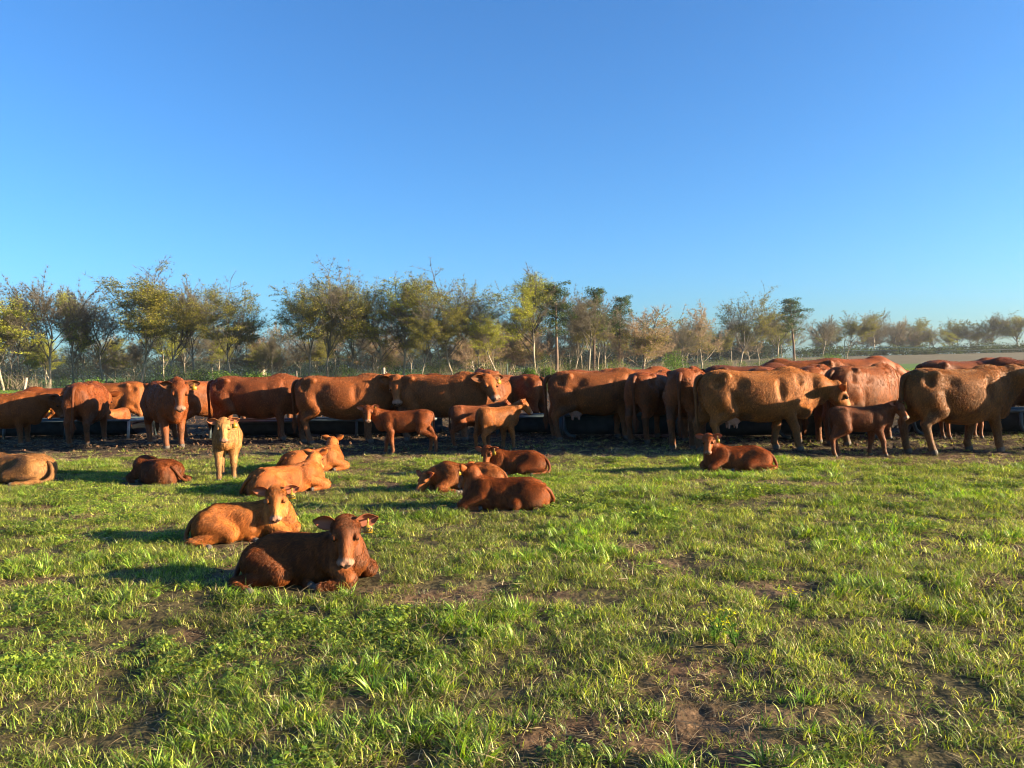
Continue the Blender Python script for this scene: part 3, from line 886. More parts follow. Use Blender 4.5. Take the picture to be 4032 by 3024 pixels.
def animal(name, label, cat, group, px, Y, hd, s=1.0, calf=False, lie=False, poll=None, look=None, hyaw=0.0, hpitch=-45, hroll=0.0, lx=1.0,
           tagd=None, col=RED, res=None, hair=9000, udder=False, feet=None, bend=0.0, seed=0, side=-1, neckup=0.0, tail=True, gz=None, hscale=None, curl=0.0, ears=None):
    """hd: heading in degrees, 0 = to the right, 90 = away. poll: head position in body space. look: world heading of the face"""
    r = np.random.default_rng(seed + 1000)
    X = at(px, Y); z0 = hz(X, Y) if gz is None else gz
    root = empty(name, (X, Y, z0 - .01), rad(hd), s)
    tag(root, label, cat, group)
    if look is not None: hyaw = look - hd
    yaw, pit = rad(hyaw), rad(hpitch)
    small = calf or lie
    if lie:
        lo, hi = (-.75, -.60, -.06), (.95, .60, .85); res = res or .0125; st = [(a * lx, *q) for a, *q in LIE_ST]
        poll = poll or (.52, 0, .56); hsc = hscale or .66
    elif calf:
        lo, hi = (-.65, -.42, -.03), (1.05, .42, 1.15); res = res or .0135; st = [(a * lx, *q) for a, *q in CALF_ST]
        poll = poll or (.62, 0, .90); hsc = hscale or .62
    else:
        lo, hi = (-1.1, -.62, -.03), (1.75, .62, 1.62); res = res or .022; st = [(a * lx, *q) for a, *q in COW_ST]
        poll = poll or (1.22, 0, 1.22); hsc = (hscale or .98) * 1.10
    poll = np.array(poll, float); R = mats(yaw, pit, rad(hroll))
    ext = hsc * .5
    lo = np.minimum(lo, poll - ext - .05); hi = np.maximum(hi, poll + ext + .05)
    lo[2] = max(lo[2], -.06)
    gir, bel = r.uniform(.94, 1.05), r.uniform(-.025, .025)
    if not small: st = [(a, b_, c_, d_ + bel * (abs(a) < .5), e_ * gir) for a, b_, c_, d_, e_ in st]
    F = Field(lo, hi, res)
    F.torso(st, bend)
    hoofs = []
    if not small:
        for sy_ in (-1, 1):
            F.ell((-.64 * lx, .145 * sy_, .93), (.22, .135, .30), mats(0, rad(-78)) @ np.eye(3) if False else None, .06)
            F.ell((-.70 * lx, .13 * sy_, .80), (.15, .115, .22), None, .06)
            F.ell((.50 * lx, .165 * sy_, .93), (.17, .085, .27), None, .06)      # shoulder
            F.ell((.72 * lx, .07 * sy_, .80), (.12, .10, .16), None, .05)       # point of shoulder
            F.ell((-.52 * lx, .225 * sy_, 1.225), (.06, .05, .045), None, .05)   # hook bone
            F.ell((-.84 * lx, .105 * sy_, 1.13), (.04, .035, .04), None, .04)    # pin bone
            F.carve((-.34 * lx, .345 * sy_, 1.12), (.13, .085, .10), None, .07)
            F.carve((-.68 * lx, .26 * sy_, 1.12), (.08, .05, .08), None, .06)   # flank hollow
            F.carve((.30 * lx, .36 * sy_, 1.04), (.07, .075, .22), None, .07)
            F.carve((.62 * lx, .25 * sy_, 1.16), (.06, .06, .12), None, .06)     # behind the shoulder
            F.carve((-.40 * lx, .335 * sy_, .76), (.06, .06, .12), None, .05)
        F.ell((.74 * lx, 0, .64), (.14, .11, .14), None, .06)
        F.ell((.47 * lx, 0, 1.27), (.16, .06, .06), None, .05)
        ft = feet or [(.0, .0), (.0, .0), (.0, .0), (.0, .0)]      # hind r, hind l, front r, front l
        for i, (bx, sy_) in enumerate(((-1, -1), (-1, 1), (1, -1), (1, 1))):
            dx, dy = ft[i]
            if bx < 0:
                pts = [(-.58 * lx, .155 * sy_, .84), (-.50 * lx + dx * .25, .175 * sy_, .68), (-.80 * lx + dx * .7, .165 * sy_ + dy * .6, .475), (-.755 * lx + dx, .16 * sy_ + dy, .16), (-.71 * lx + dx, .16 * sy_ + dy, .045)]
                leg(F, pts, [.185, .130, .064, .045, .058], .05)
                F.cone((-.80 * lx + dx * .7, .165 * sy_ + dy * .6, .50), (-.74 * lx + dx * .3, .165 * sy_, .70), .050, .085, .03)
            else:
                pts = [(.50 * lx, .155 * sy_, .80), (.43 * lx + dx * .2, .165 * sy_, .63), (.46 * lx + dx * .7, .155 * sy_ + dy * .6, .375), (.455 * lx + dx, .155 * sy_ + dy, .14), (.49 * lx + dx, .155 * sy_ + dy, .045)]
                leg(F, pts, [.125, .098, .064, .045, .058], .05)
            hoofs.append(pts[-1])
        nb = np.array((.62 * lx, 0, 1.08)); mid = nb * .45 + poll * .55 + np.array([0, 0, .05 + neckup])
        pb = poll - R[:, 0] * .06 * hsc
        F.cone(nb, mid, .20, .155, .10, flat=((0, 1, 0), .72)); F.cone(mid, pb, .155, .105, .05)
        F.cone((.74 * lx, 0, .88), pb + R[:, 0] * .05 - R[:, 2] * .07, .19, .085, .10, flat=((0, 1, 0), .70))
        F.cone((.80 * lx, 0, .70), poll * .55 + np.array((.35, 0, .26)), .06, .03, .08)
        if udder: F.ell((-.36 * lx, 0, .56), (.16, .11, .10), None, .05)
    elif calf:
        for sy_ in (-1, 1):
            F.ell((-.29 * lx, .085 * sy_, .60), (.13, .085, .18), None, .04)
            F.ell((.24 * lx, .095 * sy_, .62), (.10, .05, .16), None, .04)
            F.ell((.36 * lx, .04 * sy_, .55), (.07, .06, .10), None, .03)
            F.ell((-.24 * lx, .112 * sy_, .765), (.03, .026, .026), None, .03)
            F.carve((-.15 * lx, .17 * sy_, .69), (.06, .025, .06), None, .03)
            F.carve((.14 * lx, .175 * sy_, .65), (.035, .025, .11), None, .03)
        ft = feet or [(.0, .0)] * 4
        for i, (bx, sy_) in enumerate(((-1, -1), (-1, 1), (1, -1), (1, 1))):
            dx, dy = ft[i]
            if bx < 0:
                pts = [(-.27 * lx, .095 * sy_, .58), (-.22 * lx + dx * .25, .105 * sy_, .46), (-.40 * lx + dx * .7, .10 * sy_ + dy * .6, .315), (-.375 * lx + dx, .10 * sy_ + dy, .10), (-.35 * lx + dx, .10 * sy_ + dy, .028)]
                leg(F, pts, [.11, .078, .040, .028, .034], .035)
                F.cone((-.40 * lx + dx * .7, .10 * sy_ + dy * .6, .33), (-.36 * lx + dx * .3, .10 * sy_, .48), .030, .05, .02)
            else:
                pts = [(.24 * lx, .09 * sy_, .55), (.21 * lx + dx * .2, .095 * sy_, .43), (.235 * lx + dx * .7, .09 * sy_ + dy * .6, .255), (.23 * lx + dx, .09 * sy_ + dy, .09), (.25 * lx + dx, .09 * sy_ + dy, .028)]
                leg(F, pts, [.078, .060, .041, .028, .034], .035)
            hoofs.append(pts[-1])
        nb = np.array((.30 * lx, 0, .70)); mid = nb * .45 + poll * .55 + np.array([0, 0, .015])
        pb = poll - R[:, 0] * .05 * hsc
        F.cone(nb, mid, .115, .088, .05, flat=((0, 1, 0), .75)); F.cone(mid, pb, .088, .066, .03)
        F.cone((.36 * lx, 0, .57), pb - R[:, 2] * .045, .095, .055, .05, flat=((0, 1, 0), .72))
    else:
        sd = side                                     # the side the legs stick out to
        for sy_ in (-1, 1):
            F.ell((-.30 * lx, .150 * sy_, .19), (.20, .10, .17), None, .05)
            F.ell((.26 * lx, .135 * sy_, .26), (.12, .07, .15), None, .04)
            F.ell((-.30 * lx, .125 * sy_, .355), (.035, .03, .028), None, .04)
            F.carve((-.11 * lx, .225 * sy_, .31), (.11, .045, .075), None, .04)
            F.ell((-.45 * lx, .085 * sy_, .29), (.035, .03, .03), None, .03)
            F.carve((.15 * lx, .225 * sy_, .24), (.035, .04, .15), None, .035)
        # near hind leg: stifle forward, hock at the back, foot forward again
        hk = (-.50 * lx, .27 * sd, .06); stf = (-.12 * lx, .245 * sd, .13); hf = (-.34 * lx, .42 * sd, .045)
        leg(F, [(-.34 * lx, .14 * sd, .20), stf], [.15, .090], .030)
        leg(F, [stf, hk, ((-.42) * lx, .36 * sd, .042), hf, (hf[0] + .05, hf[1] + .03 * sd, .035)], [.070, .042, .030, .027, .036], .018)
        hoofs.append((hf[0] + .06, hf[1] + .035 * sd, .03))
        o = -sd                                        # far hind foot comes out under the belly
        leg(F, [(-.14 * lx, .20 * o, .11), (-.02 * lx, .0, .04), (.10 * lx, .20 * sd, .035), (.145 * lx, .235 * sd, .03)], [.08, .05, .03, .034], .04)
        hoofs.append((.15 * lx, .24 * sd, .028))
        for q, (kx, ky, fx, fy) in enumerate(((.44, .20, .24, .27), (.50, .15, .33, .16))):
            sg = sd if q == 0 else -sd
            kn = (kx * lx, ky * sg, .085); ft_ = (fx * lx, fy * sg, .035)
            leg(F, [(.27 * lx, .13 * sg, .20), kn], [.090, .066], .022)
            leg(F, [kn, (kn[0] - .04, kn[1] + .02 * sg, .055), ft_, (ft_[0] - .04, ft_[1], .03)], [.062, .045, .030, .033], .02)
            hoofs.append((ft_[0] - .045, ft_[1], .03))
        nb = np.array((.33 * lx, 0, .30)); mid = nb * .45 + poll * .55 + np.array([0, curl, .02 + neckup])
        pb = poll - R[:, 0] * .05 * hsc
        F.cone(nb, mid, .145, .100, .06); F.cone(mid, pb, .100, .070, .03)
        F.cone((.42 * lx, 0, .20), pb - R[:, 2] * .05, .12, .062, .06)
    head_field(F, poll, R, hsc, small)
    V, Q = F.surface()
    Nn = vnormals(V, Q)
    EW = 1.28 if small else 1.22
    # colours that belong to the hide
    Hc = (V - poll) @ R / hsc                          # head coordinates
    inh = (np.abs(Hc[:, 0] - .15) < .36) & (np.abs(Hc[:, 1]) < .17) & (np.abs(Hc[:, 2]) < .20)
    col = np.array(col) * r.uniform(.86, 1.16) * np.array((1, r.uniform(.94, 1.08), r.uniform(.9, 1.15)))
    C = np.tile(col, (len(V), 1)).astype(float)
    zz = V[:, 2] / (1.3 if not small else (.82 if calf else .42))
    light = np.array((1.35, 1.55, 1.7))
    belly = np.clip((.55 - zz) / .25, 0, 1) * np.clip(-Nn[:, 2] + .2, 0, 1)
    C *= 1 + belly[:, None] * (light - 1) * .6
    mot = (n3(V * 6 + seed) - .5)[:, None] * .5; C *= 1 + mot
    if not lie:
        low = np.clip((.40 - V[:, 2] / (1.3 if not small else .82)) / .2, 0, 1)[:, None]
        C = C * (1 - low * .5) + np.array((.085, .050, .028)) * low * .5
    face = inh * np.clip((Hc[:, 0] - .12) / .15, 0, 1); C *= 1 + face[:, None] * (np.array((1.2, 1.3, 1.35)) - 1)
    muz = (inh * np.clip((Hc[:, 0] - .345) / .03, 0, 1) * np.clip((Hc[:, 2] + .15) / .02, 0, 1) * (np.abs(Hc[:, 1]) < .105) * (Hc[:, 2] < .06))[:, None]
    C = C * (1 - muz) + np.array((.22, .115, .075)) * muz
    for sy_ in (-1, 1):
        dn = np.linalg.norm((Hc - np.array((.428, .040 * sy_, -.034))) / np.array((1.3, 1, 1)), axis=1)
        m = np.clip((.021 - dn) / .006, 0, 1)[:, None]; C = C * (1 - m) + np.array((.02, .01, .008)) * m
        de = np.linalg.norm(Hc - np.array((.150, .100 * sy_ * EW, .033)), axis=1)
        m = np.clip((.034 - de) / .012, 0, 1)[:, None]; C = C * (1 - m * .75) + np.array((.03, .014, .008)) * m * .75
    ml = (inh & (np.abs(Hc[:, 2] + .091) < .007) & (Hc[:, 0] > .33))[:, None]; C = np.where(ml, np.array((.03, .015, .01)), C)
    dirt = np.clip((n3(V * (9 if small else 5) + 70 + seed) - .60) / .08, 0, 1) * np.clip((.75 - zz) / .3, 0, 1) * (V[:, 0] < .1)
    dirt = dirt[:, None] * (.55 if not small else .3); C = C * (1 - dirt) + np.array((.045, .028, .016)) * dirt
    hf_r = .062 if not small else .040
    hoofm = np.zeros(len(V))
    for h_ in hoofs:
        dd = np.linalg.norm((V - np.array(h_)) * (1, 1, .8), axis=1); hoofm = np.maximum(hoofm, np.clip((hf_r * 1.15 - dd) / .008, 0, 1) * ((V[:, 2] < (.085 if not small else .055)) | lie))
    C = C * (1 - hoofm[:, None]) + np.array((.085, .070, .058)) * hoofm[:, None]
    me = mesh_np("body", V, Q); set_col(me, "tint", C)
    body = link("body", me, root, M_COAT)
    # fur
    Lf = np.full(len(V), .034 if not small else .028)
    Lf[V[:, 2] < (.5 if not small else (.35 if calf else -1))] *= .55
    Lf[inh] = .012 if small else .016
    Lf[inh & (Hc[:, 0] < .06) & (Hc[:, 2] > .03)] = .026 if small else .045
    mask = np.ones(len(V)); mask[inh & (Hc[:, 0] > .30)] = 0; mask[hoofm > .3] = 0; mask[V[:, 2] < .01] = 0
    eyeband = inh & (np.abs(Hc[:, 0] - .155) < .035) & (np.abs(Hc[:, 1]) > .08); mask[eyeband] = 0
    flow = lambda P: np.stack([np.full(len(P), -.7), np.zeros(len(P)), -.75 * np.clip(1.1 - P[:, 2] * 0, 0, 1)], 1)
    if hair:
        fc = fur_curves("fur", V, Q, Nn, C, hair, Lf / s, flow, seed + 5, mask, rw=.0030 if not small else .0017, lift=.52)
        link("fur", fc, root)
    # eyes
    P = lambda x, y, z: poll + R @ (np.array([x, y, z]) * hsc)
    for sy_ in (-1, 1):
        b = Bag(); rr = .0225 * hsc; c0 = P(.146, .0895 * sy_ * EW, .031)
        V_, Q_, T_ = tube([c0 + R[:, 1] * t * rr for t in (-.98, -.8, -.45, 0, .45, .8, .98)], [rr * math.sqrt(max(0, 1 - t * t)) for t in (-.98, -.8, -.45, 0, .45, .8, .98)], 10)
        b.add(V_, Q_, T_); b.obj("eye", M_EYE, root)
        # ears
        L_ = (.215 if not small else .230) * hsc; W_ = (.142 if not small else .155) * hsc
        ax_ = R[:, 1] * sy_ * 1.0 + R[:, 0] * -.28 + R[:, 2] * (.12 if ears is None else ears)
        rootp = P(-.045, .112 * sy_, .050)
        Ve, Qe, Ce = ear_mesh(rootp, ax_, R[:, 0] * .75 + R[:, 2] * .60 + R[:, 1] * sy_ * .1, L_, W_, np.array(col) * 1.35, np.array((.42, .15, .085)) if small else np.array((.16, .065, .03)), .12)
        if sy_ > 0: Qe = Qe[:, ::-1]
        em = mesh_np("ear", Ve, Qe); set_col(em, "tint", Ce); link("ear", em, root, M_EAR)
        if tagd and tagd[0] == sy_:
            fr = R[:, 0] * .9 - R[:, 2] * .3; axn = ax_ / np.linalg.norm(ax_)
            p0 = rootp + axn * L_ * .52 + R[:, 0] * .012
            down = np.array([0, 0, -1.0]); sidev = np.cross(down, fr / np.linalg.norm(fr)); sidev /= np.linalg.norm(sidev); nrm = np.cross(sidev, down)
            tw, th = (.036, .056) if small else (.046, .066)
            o_ = p0 + nrm * .042 + down * .022
            prof = [(-.18, 0), (.18, 0), (.3, .42), (.95, .55), (1.0, 1.55), (-1.0, 1.55), (-.95, .55), (-.3, .42)]
            Vt = [o_ + sidev * a_ * tw + down * b_ * th for a_, b_ in prof]; Vt += [v + nrm * .004 for v in Vt]
            n_ = len(prof); b = Bag()
            Tq = [(i, (i + 1) % n_, n_ + (i + 1) % n_, n_ + i) for i in range(n_)]
            tri = []
            for base, rv in ((0, 1), (n_, 0)):
                for t_ in ((0, 1, 2), (0, 2, 7), (7, 2, 3), (7, 3, 6), (6, 3, 4), (6, 4, 5)):
                    q = tuple(base + k_ for k_ in t_); tri.append(q[::-1] if rv else q)
            b.add(Vt, Tq, tri)
            b.tube([p0 - nrm * .012, p0 + nrm * .03, o_ + down * .004], [.007, .007, .006], 8)
            tg = b.obj("ear_tag", M_TAG, root, False)
            if tagd[1]:
                fcv = bpy.data.curves.new("tag_number", "FONT"); fcv.body = tagd[1]; fcv.size = th * .82; fcv.align_x = "CENTER"; fcv.align_y = "CENTER"; fcv.extrude = .0006; fcv.offset = .0007
                tmp_ = bpy.data.objects.new("tag_number", fcv); COL.objects.link(tmp_); bpy.context.view_layer.update()
                tme = bpy.data.meshes.new_from_object(tmp_.evaluated_get(bpy.context.evaluated_depsgraph_get())); bpy.data.objects.remove(tmp_); fo = link("tag_number", tme, tg, M_INK)
                ctr = o_ + down * th * 1.05 + nrm * .0052
                M = Matrix(((sidev[0] * -1, -down[0], nrm[0], ctr[0]), (sidev[1] * -1, -down[1], nrm[1], ctr[1]), (sidev[2] * -1, -down[2], nrm[2], ctr[2]), (0, 0, 0, 1)))
                if M.to_3x3().determinant() < 0:
                    M = Matrix(((sidev[0], -down[0], nrm[0], ctr[0]), (sidev[1], -down[1], nrm[1], ctr[1]), (sidev[2], -down[2], nrm[2], ctr[2]), (0, 0, 0, 1)))
                fo.matrix_local = M
    # tail
    if tail:
        sw = r.uniform(-.03, .03)
        if not small:
            pts = [(-.84 * lx, 0, 1.21), (-.925 * lx, 0, 1.185), (-.965 * lx, sw * .5, 1.05), (-.955 * lx, sw, .80), (-.95 * lx, sw * 1.5, .58), (-.95 * lx, sw * 2, .42), (-.955 * lx, sw * 2, .28)]
            rr = [.045, .042, .032, .024, .024, .042, .012]
        elif calf:
            pts = [(-.38 * lx, 0, .775), (-.425 * lx, 0, .755), (-.445 * lx, sw * .5, .66), (-.44 * lx, sw, .52), (-.438 * lx, sw, .42), (-.44 * lx, sw, .34)]
            rr = [.026, .024, .017, .015, .022, .008]
        else:
            pts = [(-.47 * lx, 0, .28), (-.535 * lx, .03 * side, .23), (-.58 * lx, .09 * side, .11), (-.56 * lx, .18 * side, .045), (-.50 * lx, .27 * side, .03), (-.42 * lx, .33 * side, .03)]
            rr = [.030, .028, .024, .024, .030, .012]
        b = Bag(); Pt = np.array(pts); tt = np.linspace(0, len(pts) - 1, 22)
        Pi = np.stack([np.interp(tt, range(len(pts)), Pt[:, i]) for i in range(3)], 1)
        for _ in range(2): Pi[1:-1] = (Pi[:-2] + 2 * Pi[1:-1] + Pi[2:]) / 4
        Ri = np.interp(tt, range(len(pts)), rr)
        V_, Q_, T_ = tube(Pi, Ri, 8)
        b.add(V_, Q_, T_, np.array(col) * .62)
        b.obj("tail", M_COAT, root)
        if hair and not lie:
            nn = vnormals(V_[:len(V_) - 2], Q_); tf = np.clip((tt - (len(pts) - 3.2)) * 3, .15, 1)
            Lt = np.repeat(np.where(tt > len(pts) - 3, .10 if not small else .05, .02), 8) / s
            link("tail_hair", fur_curves("tail_hair", V_[:len(V_) - 2], Q_, nn, np.tile(np.array(col) * .55, (len(V_), 1)), 900, Lt, lambda P: np.tile((0, 0, -1.), (len(P), 1)), seed + 9, rw=.002, lift=.12), root)
    if udder:
        Fu = Field((-.62, -.22, .30), (-.12, .22, .72), .016)
        Fu.ell((-.38 * lx, 0, .55), (.15, .125, .125), None, .03)
        for ux in (-.45, -.33):
            for uy in (-.06, .06): Fu.cone((ux * lx, uy, .46), (ux * lx, uy * 1.1, .385), .024, .015, .02)
        Vu, Qu = Fu.surface(); link("udder", mesh_np("udder", Vu, Qu), root, M_UDDER)
    return root

# ------------------------------------------------------------------ the herd at the troughs
G1, G2, G3, G4 = "cows standing at the feed troughs", "cows behind the front row", "calves standing beside the cows", "calves lying on the grass"
W = lambda *a: [tuple(x) for x in a]
A_ = animal
# front row, left to right
A_("cow", "half-shaded cow at the left edge, head lowered over the trough", "cow", G1, 10, 17.3, 3, .93, poll=(1.22, 0, 1.06), hpitch=-55, seed=1, col=RED, hair=7000)
A_("cow", "cow with a white spot high on its flank, behind the trough at left", "cow", G2, 215, 21.0, 188, 1.0, poll=(1.2, .1, .8), hpitch=-60, seed=2, hair=4000)
A_("calf", "brightly lit calf head with a yellow tag low over the left trough", "calf", G3, 330, 19.6, 186, 1.1, calf=True, poll=(.66, 0, .66), hpitch=-48, seed=3, tagd=(1, None), col=ORG, hair=4000)
A_("cow", "cow seen square from behind, a dark shadow on its right thigh", "cow", G1, 345, 17.4, 103, 1.05, poll=(1.2, 0, .95), hpitch=-60, seed=4, hair=9000, feet=W((.04, 0), (-.05, 0), (.05, 0), (-.1, 0)))
A_("cow", "fully lit cow facing left behind the end of the left trough", "cow", G2, 437, 20.9, 181, 1.06, poll=(1.2, 0, .9), hpitch=-60, seed=5, col=ORG * .95, hair=7000)
A_("calf", "calf face looking out over the left trough, between two cows", "calf", G3, 447, 19.4, -118, .9, calf=True, poll=(.60, .02, .62), look=-95, hpitch=-35, seed=6, col=ORG, hair=4000)
A_("cow", "cow facing the camera with wavy forehead hair and a yellow tag in its left ear", "cow", G1, 650, 16.1, -52, 1.06, poll=(1.08, .0, 1.16), look=-70, hpitch=-52, seed=7, tagd=(1, None), hair=14000, feet=W((.08, 0), (-.12, 0), (.12, 0), (-.02, 0)), res=.019, neckup=.05, hscale=1.0)
A_("cow", "cow wedged behind the camera-facing one, only its lit back showing", "cow", G1, 815, 17.9, 62, 1.04, poll=(1.15, 0, .8), hpitch=-65, seed=8, hair=5000)
A_("cow", "side-on cow with a straight shadow edge along its flank, left of middle", "cow", G1, 1010, 16.8, 2, 1.09, poll=(1.25, 0, .95), hpitch=-60, seed=9, feet=W((.05, 0), (-.06, 0), (.06, 0), (-.06, 0)), hair=12000)
A_("cow", "shaggy side-on cow turning its face to the camera, tagged left ear", "cow", G1, 1350, 16.2, 1, 1.10, poll=(1.06, -.20, 1.12), look=-82, hpitch=-50, seed=10, tagd=(1, None), col=RED * 1.06, feet=W((.12, 0), (-.10, 0), (.04, 0), (-.05, 0)), hair=15000, res=.019, hscale=1.0)
A_("cow", "cow with a bright orange flank looking over to the right, yellow ear tag", "cow", G1, 1735, 15.9, -14, 1.06, poll=(.98, -.10, 1.11), look=-58, hpitch=-36, seed=11, tagd=(1, None), col=ORG, feet=W((.05, 0), (-.08, 0), (.04, 0), (-.05, 0)), hair=14000, res=.019, hscale=1.0)
A_("cow", "cow face with a hanging yellow tag half hidden behind another head", "cow", G2, 1950, 17.8, -118, 1.0, poll=(1.10, .10, 1.02), look=-70, hpitch=-60, seed=12, tagd=(1, None), hair=7000)
A_("cow", "shaded cow behind the middle trough with only its spine and hip lit", "cow", G2, 2002, 18.3, 150, 1.03, poll=(1.2, 0, .8), hpitch=-60, seed=13, col=RED, hair=8000)
A_("cow", "side-on cow right of the gap, top of its back lit, tail hanging at left", "cow", G1, 2345, 15.5, 2, 1.07, poll=(1.2, .1, .78), hpitch=-62, seed=14, feet=W((.0, 0), (-.05, 0), (.05, 0), (-.05, 0)), hair=12000, udder=True)
A_("cow", "cow turned away at an angle with its flank wholly in shade", "cow", G1, 2575, 15.1, 56, 1.03, poll=(1.2, 0, .8), hpitch=-60, seed=15, hair=9000)
A_("cow", "cow seen from behind with a brightly lit ridge down its tail", "cow", G1, 2712, 14.2, 68, 1.09, poll=(1.2, 0, .85), hpitch=-60, seed=16, hair=10000, col=RED * 1.1)
A_("cow", "large side-on cow with a pink udder, dark tail and lowered head", "cow", G1, 2975, 12.9, 1, 1.06, poll=(1.28, .02, .92), hpitch=-50, seed=17, udder=True, col=GLD, feet=W((.12, 0), (-.14, 0), (.14, -.02), (-.12, 0)), hair=22000, res=.017)
A_("cow", "cow standing away behind the lowered head of the large cow with the udder", "cow", G1, 3215, 14.7, 58, 1.08, poll=(1.2, 0, .9), hpitch=-60, seed=18, hair=8000)
A_("cow", "cow turned away to the right behind the standing calf at right", "cow", G1, 3400, 13.8, 33, 1.06, poll=(1.2, .1, .9), hpitch=-60, seed=19, hair=14000, res=.019)
A_("cow", "biggest cow at the right, rump to the left, head reaching the photo's edge", "cow", G1, 3770, 12.15, 8, 1.04, lx=.96, poll=(1.17, -.02, 1.14), hpitch=-40, seed=20, col=GLD, feet=W((.16, 0), (-.03, 0), (.12, 0), (-.16, 0)), hair=24000, res=.017, ears=.7)
A_("cow", "shaded cow behind the biggest one at the right edge", "cow", G2, 4060, 15.6, 176, 1.10, poll=(1.2, 0, 1.0), hpitch=-60, seed=21, col=DKRED, hair=6000)
A_("cow", "cow standing just outside the right edge of the photo, nearest the troughs", "cow", G1, 4405, 11.9, 3, 1.09, poll=(1.2, 0, .9), hpitch=-60, seed=22, hair=0)
A_("cow", "cow standing just outside the right edge, farther along the row", "cow", G1, 4480, 14.6, 60, 1.05, poll=(1.2, 0, .9), hpitch=-60, seed=23, hair=0)
# the cows of the far side, mostly backs above the front row
FAR = [(1075, 22.0, 2, 1.04, "distant cow back above the shaded flank of the side-on cow at left of middle", RED),
       (1462, 20.6, 182, 1.03, "pale-backed cow showing above the shaggy cow's spine", TAN * .8),
       (1540, 19.4, 70, 1.04, "reddish cow rump behind the camera-looking shaggy cow's head", RED * .9),
       (1790, 19.2, 184, 1.07, "dark cow back above the neck of the bright orange cow", DKRED),
       (1905, 18.9, 100, 1.10, "rounded lit cow back behind the head with the yellow tag", RED),
       (2360, 18.4, 3, 1.08, "thin strip of cow back above the cow right of the gap", RED),
       (2500, 17.6, 14, 1.10, "humped cow back left of the cow turned away at an angle", RED * 1.1),
       (2945, 16.4, 2, 1.11, "long dark cow back above the large cow with the udder", DKRED * 1.1),
       (3110, 15.9, 0, 1.06, "second lit cow back just above the large cow's shoulder", RED),
       (3160, 19.4, 178, 1.15, "farthest cow back right of the long dark one", RED),
       (3365, 19.6, 5, 1.16, "small lit cow back against the green strip at right", RED),
       (3795, 15.8, 6, 1.09, "cow back bump above the biggest cow at right", RED)]
for i, (px, Y, hd, s, lab, c) in enumerate(FAR):
    A_("cow", lab, "cow", G2, px, Y, hd, s, poll=(1.22, .05 * (-1) ** i, .82), hpitch=-62, seed=40 + i, col=c, hair=4000, res=.026)
# calves on their feet
A_("calf", "light tan calf walking straight at the camera on the grass edge", "calf", G3, 885, 11.15, -73, 1.04, calf=True, poll=(.50, .0, .80), look=-72, hpitch=-58, seed=60, tagd=(1, None), col=TAN * .85, hair=22000, feet=W((-.02, .02), (.05, -.02), (.10, .0), (-.06, 0)), res=.012, lx=.95)
A_("calf", "calf standing left with its tail to the right, looking at the camera", "calf", G3, 1590, 13.7, 181, .97, calf=True, lx=1.2, poll=(.66, .05, .84), look=278, hpitch=-48, seed=61, tagd=(1, None), col=RED * 1.15, hair=16000, feet=W((.0, 0), (-.12, 0), (.10, 0), (-.06, 0)))
A_("calf", "shaded calf standing behind the calf with the lit side", "calf", G3, 1865, 14.6, 8, .98, calf=True, lx=1.1, poll=(.62, 0, .80), hpitch=-30, seed=62, col=RED, hair=9000)
A_("calf", "calf with a brightly lit side looking to the right, tail to the camera", "calf", G3, 1955, 13.8, 38, .98, calf=True, lx=1.02, poll=(.56, -.06, .84), look=-6, hpitch=-42, seed=63, col=ORG, hair=16000, feet=W((.02, 0), (-.03, 0), (.06, 0), (-.05, 0)))
A_("calf", "calf standing side-on between the two big cows at right, tagged ear", "calf", G3, 3385, 12.0, -2, .98, calf=True, lx=1.12, poll=(.56, -.06, .80), look=-62, hpitch=-42, seed=64, tagd=(1, None), col=RED * .95, hair=16000, feet=W((-.04, 0), (.10, 0), (.08, 0), (-.08, 0)))
A_("calf", "calf nose poking out behind the front leg of the biggest cow", "calf", G3, 3800, 13.9, 2, .98, calf=True, poll=(.60, 0, .66), hpitch=-30, seed=65, col=RED, hair=4000)
# calves lying down
A_("calf", "nearest calf, lying dark brown with its face to the camera and tag 322", "calf", G4, 1185, 5.50, -8, .86, lie=True, lx=.98, poll=(.40, -.12, .475), look=-82, hpitch=-48, seed=70, tagd=(1, "322"), col=RED * .95, hair=42000, res=.0088, side=-1, ears=.12, hscale=.78)
A_("calf", "lying orange-tan calf with tag 225, just behind the nearest calf", "calf", G4, 945, 6.95, 12, .84, lie=True, lx=1.0, poll=(.35, -.12, .485), look=-77, hpitch=-50, seed=71, tagd=(1, "225"), col=ORG * 1.35, hair=32000, res=.0098, side=-1, hscale=.72)
A_("calf", "lying calf with its back to the camera and head turned away, left of middle", "calf", G4, 1117, 9.75, 38, .86, lie=True, lx=1.1, poll=(.50, .10, .48), look=80, hpitch=-38, seed=72, col=ORG * 1.25, hair=22000, res=.0115, side=1, ears=.6)
A_("calf", "lying calf right behind the one with its head turned away, ears up", "calf", G4, 1222, 11.6, 38, .86, lie=True, lx=1.1, poll=(.44, .12, .50), look=84, hpitch=-38, seed=73, col=ORG * 1.1, hair=14000, side=1, ears=.6)
A_("calf", "dark calf curled up asleep with no head showing, left side of the grass", "calf", G4, 600, 10.7, 150, .84, lie=True, lx=.88, poll=(.40, -.30, .14), look=300, hpitch=-20, seed=74, col=DKRED * 1.15, hair=16000, side=-1, hscale=.6)
A_("calf", "pale calf lying flat at the left edge of the photo, rump to the right", "calf", G4, 40, 11.0, 172, 1.02, lie=True, lx=1.15, poll=(.60, .1, .16), look=180, hpitch=-15, seed=75, col=TAN * .75, hair=14000, side=1)
